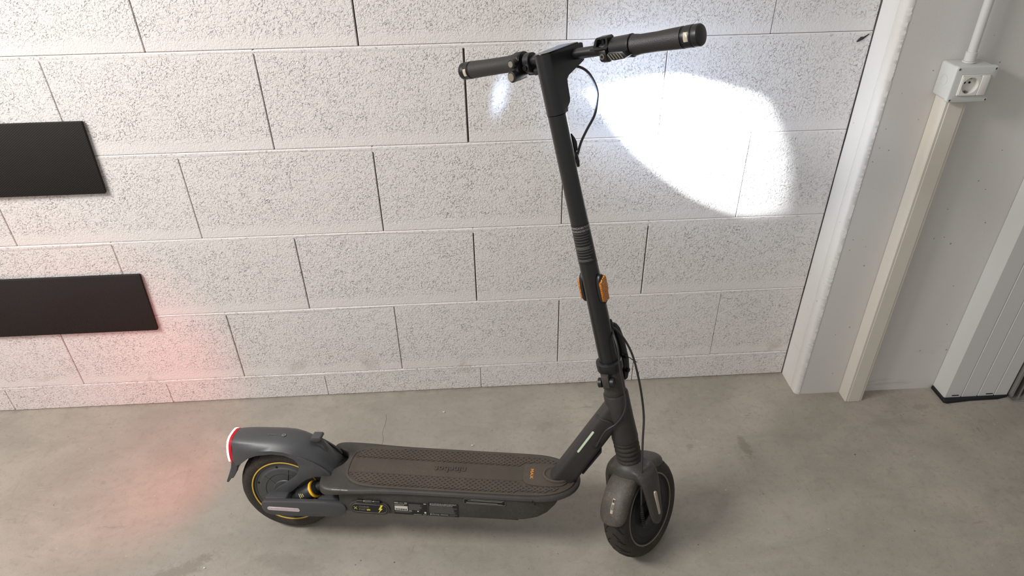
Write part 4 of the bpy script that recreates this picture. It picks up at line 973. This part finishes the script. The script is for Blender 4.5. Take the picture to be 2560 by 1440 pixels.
# ---------------------------------------------------------- headlamp beam (asymmetric low beam, as thrown by the lens)
def beam_light(name, watts, col, shape_nodes, size=.0015, angle=150):
    l = bpy.data.lights.new(name, 'SPOT'); l.energy = watts; l.color = col; l.shadow_soft_size = size; l.spot_size = math.radians(angle); l.spot_blend = .3; l.use_nodes = True
    nt = l.node_tree; em = nt.nodes['Emission']; tc = nt.nodes.new('ShaderNodeTexCoord'); sp_ = nt.nodes.new('ShaderNodeSeparateXYZ'); nt.links.new(tc.outputs['Normal'], sp_.inputs[0])
    def M_(op, a, b_=0, c=0):
        x = nt.nodes.new('ShaderNodeMath'); x.operation = op
        for i, v in enumerate((a, b_, c)):
            if isinstance(v, (int, float)): x.inputs[i].default_value = v
            else: nt.links.new(v, x.inputs[i])
        return x.outputs[0]
    nz = M_('MULTIPLY', sp_.outputs[2], -1.); a = M_('DIVIDE', sp_.outputs[0], nz); e = M_('DIVIDE', sp_.outputs[1], nz)
    nt.links.new(shape_nodes(nt, M_, a, e), em.inputs['Strength'])
    o = bpy.data.objects.new(name, l); COL.objects.link(o); o.parent = hl
    # local -Z = straight ahead (fwv), +Y = up the column
    Z = -fwv; Y = kx; X = Y.cross(Z)
    o.matrix_local = frameM(X, Y, Z, MS @ Vector((.0390, 0, .723))); return o
# polygon of the bright patch in lens angles (x to the right, y up)
POLY = [(-.57, -.258), (-.35, -.205), (-.088, -.186), (.062, -.262), (.13, -.30), (.150, -.40), (.150, -.562), (.105, -.735), (-.007, -.80), (-.131, -.79), (-.271, -.70), (-.402, -.555)]
def hot(nt, M_, a, e):
    n = len(POLY); cur = None; cxp = sum(p[0] for p in POLY)/n; cyp = sum(p[1] for p in POLY)/n
    for i in range(n):
        (x1, y1), (x2, y2) = POLY[i], POLY[(i+1) % n]; nx, ny = (y2-y1), -(x2-x1); l_ = math.hypot(nx, ny); nx /= l_; ny /= l_
        if nx*(cxp-x1) + ny*(cyp-y1) < 0: nx, ny = -nx, -ny
        d = M_('ADD', M_('ADD', M_('MULTIPLY', a, nx), M_('MULTIPLY', e, ny)), -(nx*x1 + ny*y1))
        cur = d if cur is None else M_('SMOOTH_MIN', cur, d, .05)
    soft = M_('ADD', 1., M_('MULTIPLY', M_('MAXIMUM', M_('SUBTRACT', -.12, a), 0.), 3.2))
    x = nt.nodes.new('ShaderNodeMapRange'); x.interpolation_type = 'SMOOTHSTEP'; nt.links.new(M_('DIVIDE', cur, soft), x.inputs[0])
    x.inputs[1].default_value = -.038; x.inputs[2].default_value = .036; x.inputs[3].default_value = 0; x.inputs[4].default_value = 1
    dim = M_('MINIMUM', M_('MAXIMUM', M_('ADD', 1., M_('MULTIPLY', M_('ADD', a, .2), 1.9)), .12), 1.)
    return M_('MULTIPLY', x.outputs[0], dim)
def halo(nt, M_, a, e):
    da = M_('MULTIPLY', M_('ADD', a, .12), 1/.62); de = M_('MULTIPLY', M_('ADD', e, .36), 1/.46)
    r2 = M_('ADD', M_('MULTIPLY', da, da), M_('MULTIPLY', de, de))
    g1 = M_('POWER', 2.718, M_('MULTIPLY', r2, -.8))
    # stray reflection off the side of the lens
    p = M_('SUBTRACT', M_('ADD', a, 1.92), M_('MULTIPLY', M_('ADD', e, .17), .76)); q = M_('ADD', e, .17)
    r3 = M_('ADD', M_('MULTIPLY', M_('MULTIPLY', p, p), 1/.034), M_('MULTIPLY', M_('MULTIPLY', q, q), 1/.045))
    return M_('ADD', g1, M_('MULTIPLY', M_('POWER', 2.718, M_('MULTIPLY', r3, -1.)), 1.2))
beam_light('headlamp_beam', 130, (.90, .96, 1), hot)
beam_light('headlamp_spill', 12, (.52, .69, 1), halo, angle=165)

# red light thrown back by the tail lamp
l = bpy.data.lights.new('tail_lamp_light', 'SPOT'); l.energy = 6.5; l.color = (1, .10, .10); l.shadow_soft_size = .02; l.spot_size = math.radians(125); l.spot_blend = 1
o = bpy.data.objects.new('tail_lamp_light', l); COL.objects.link(o); o.parent = fender
o.location = (-.142, 0, .262); o.rotation_euler = Vector((-1, .22, -.16)).to_track_quat('-Z', 'Y').to_euler()
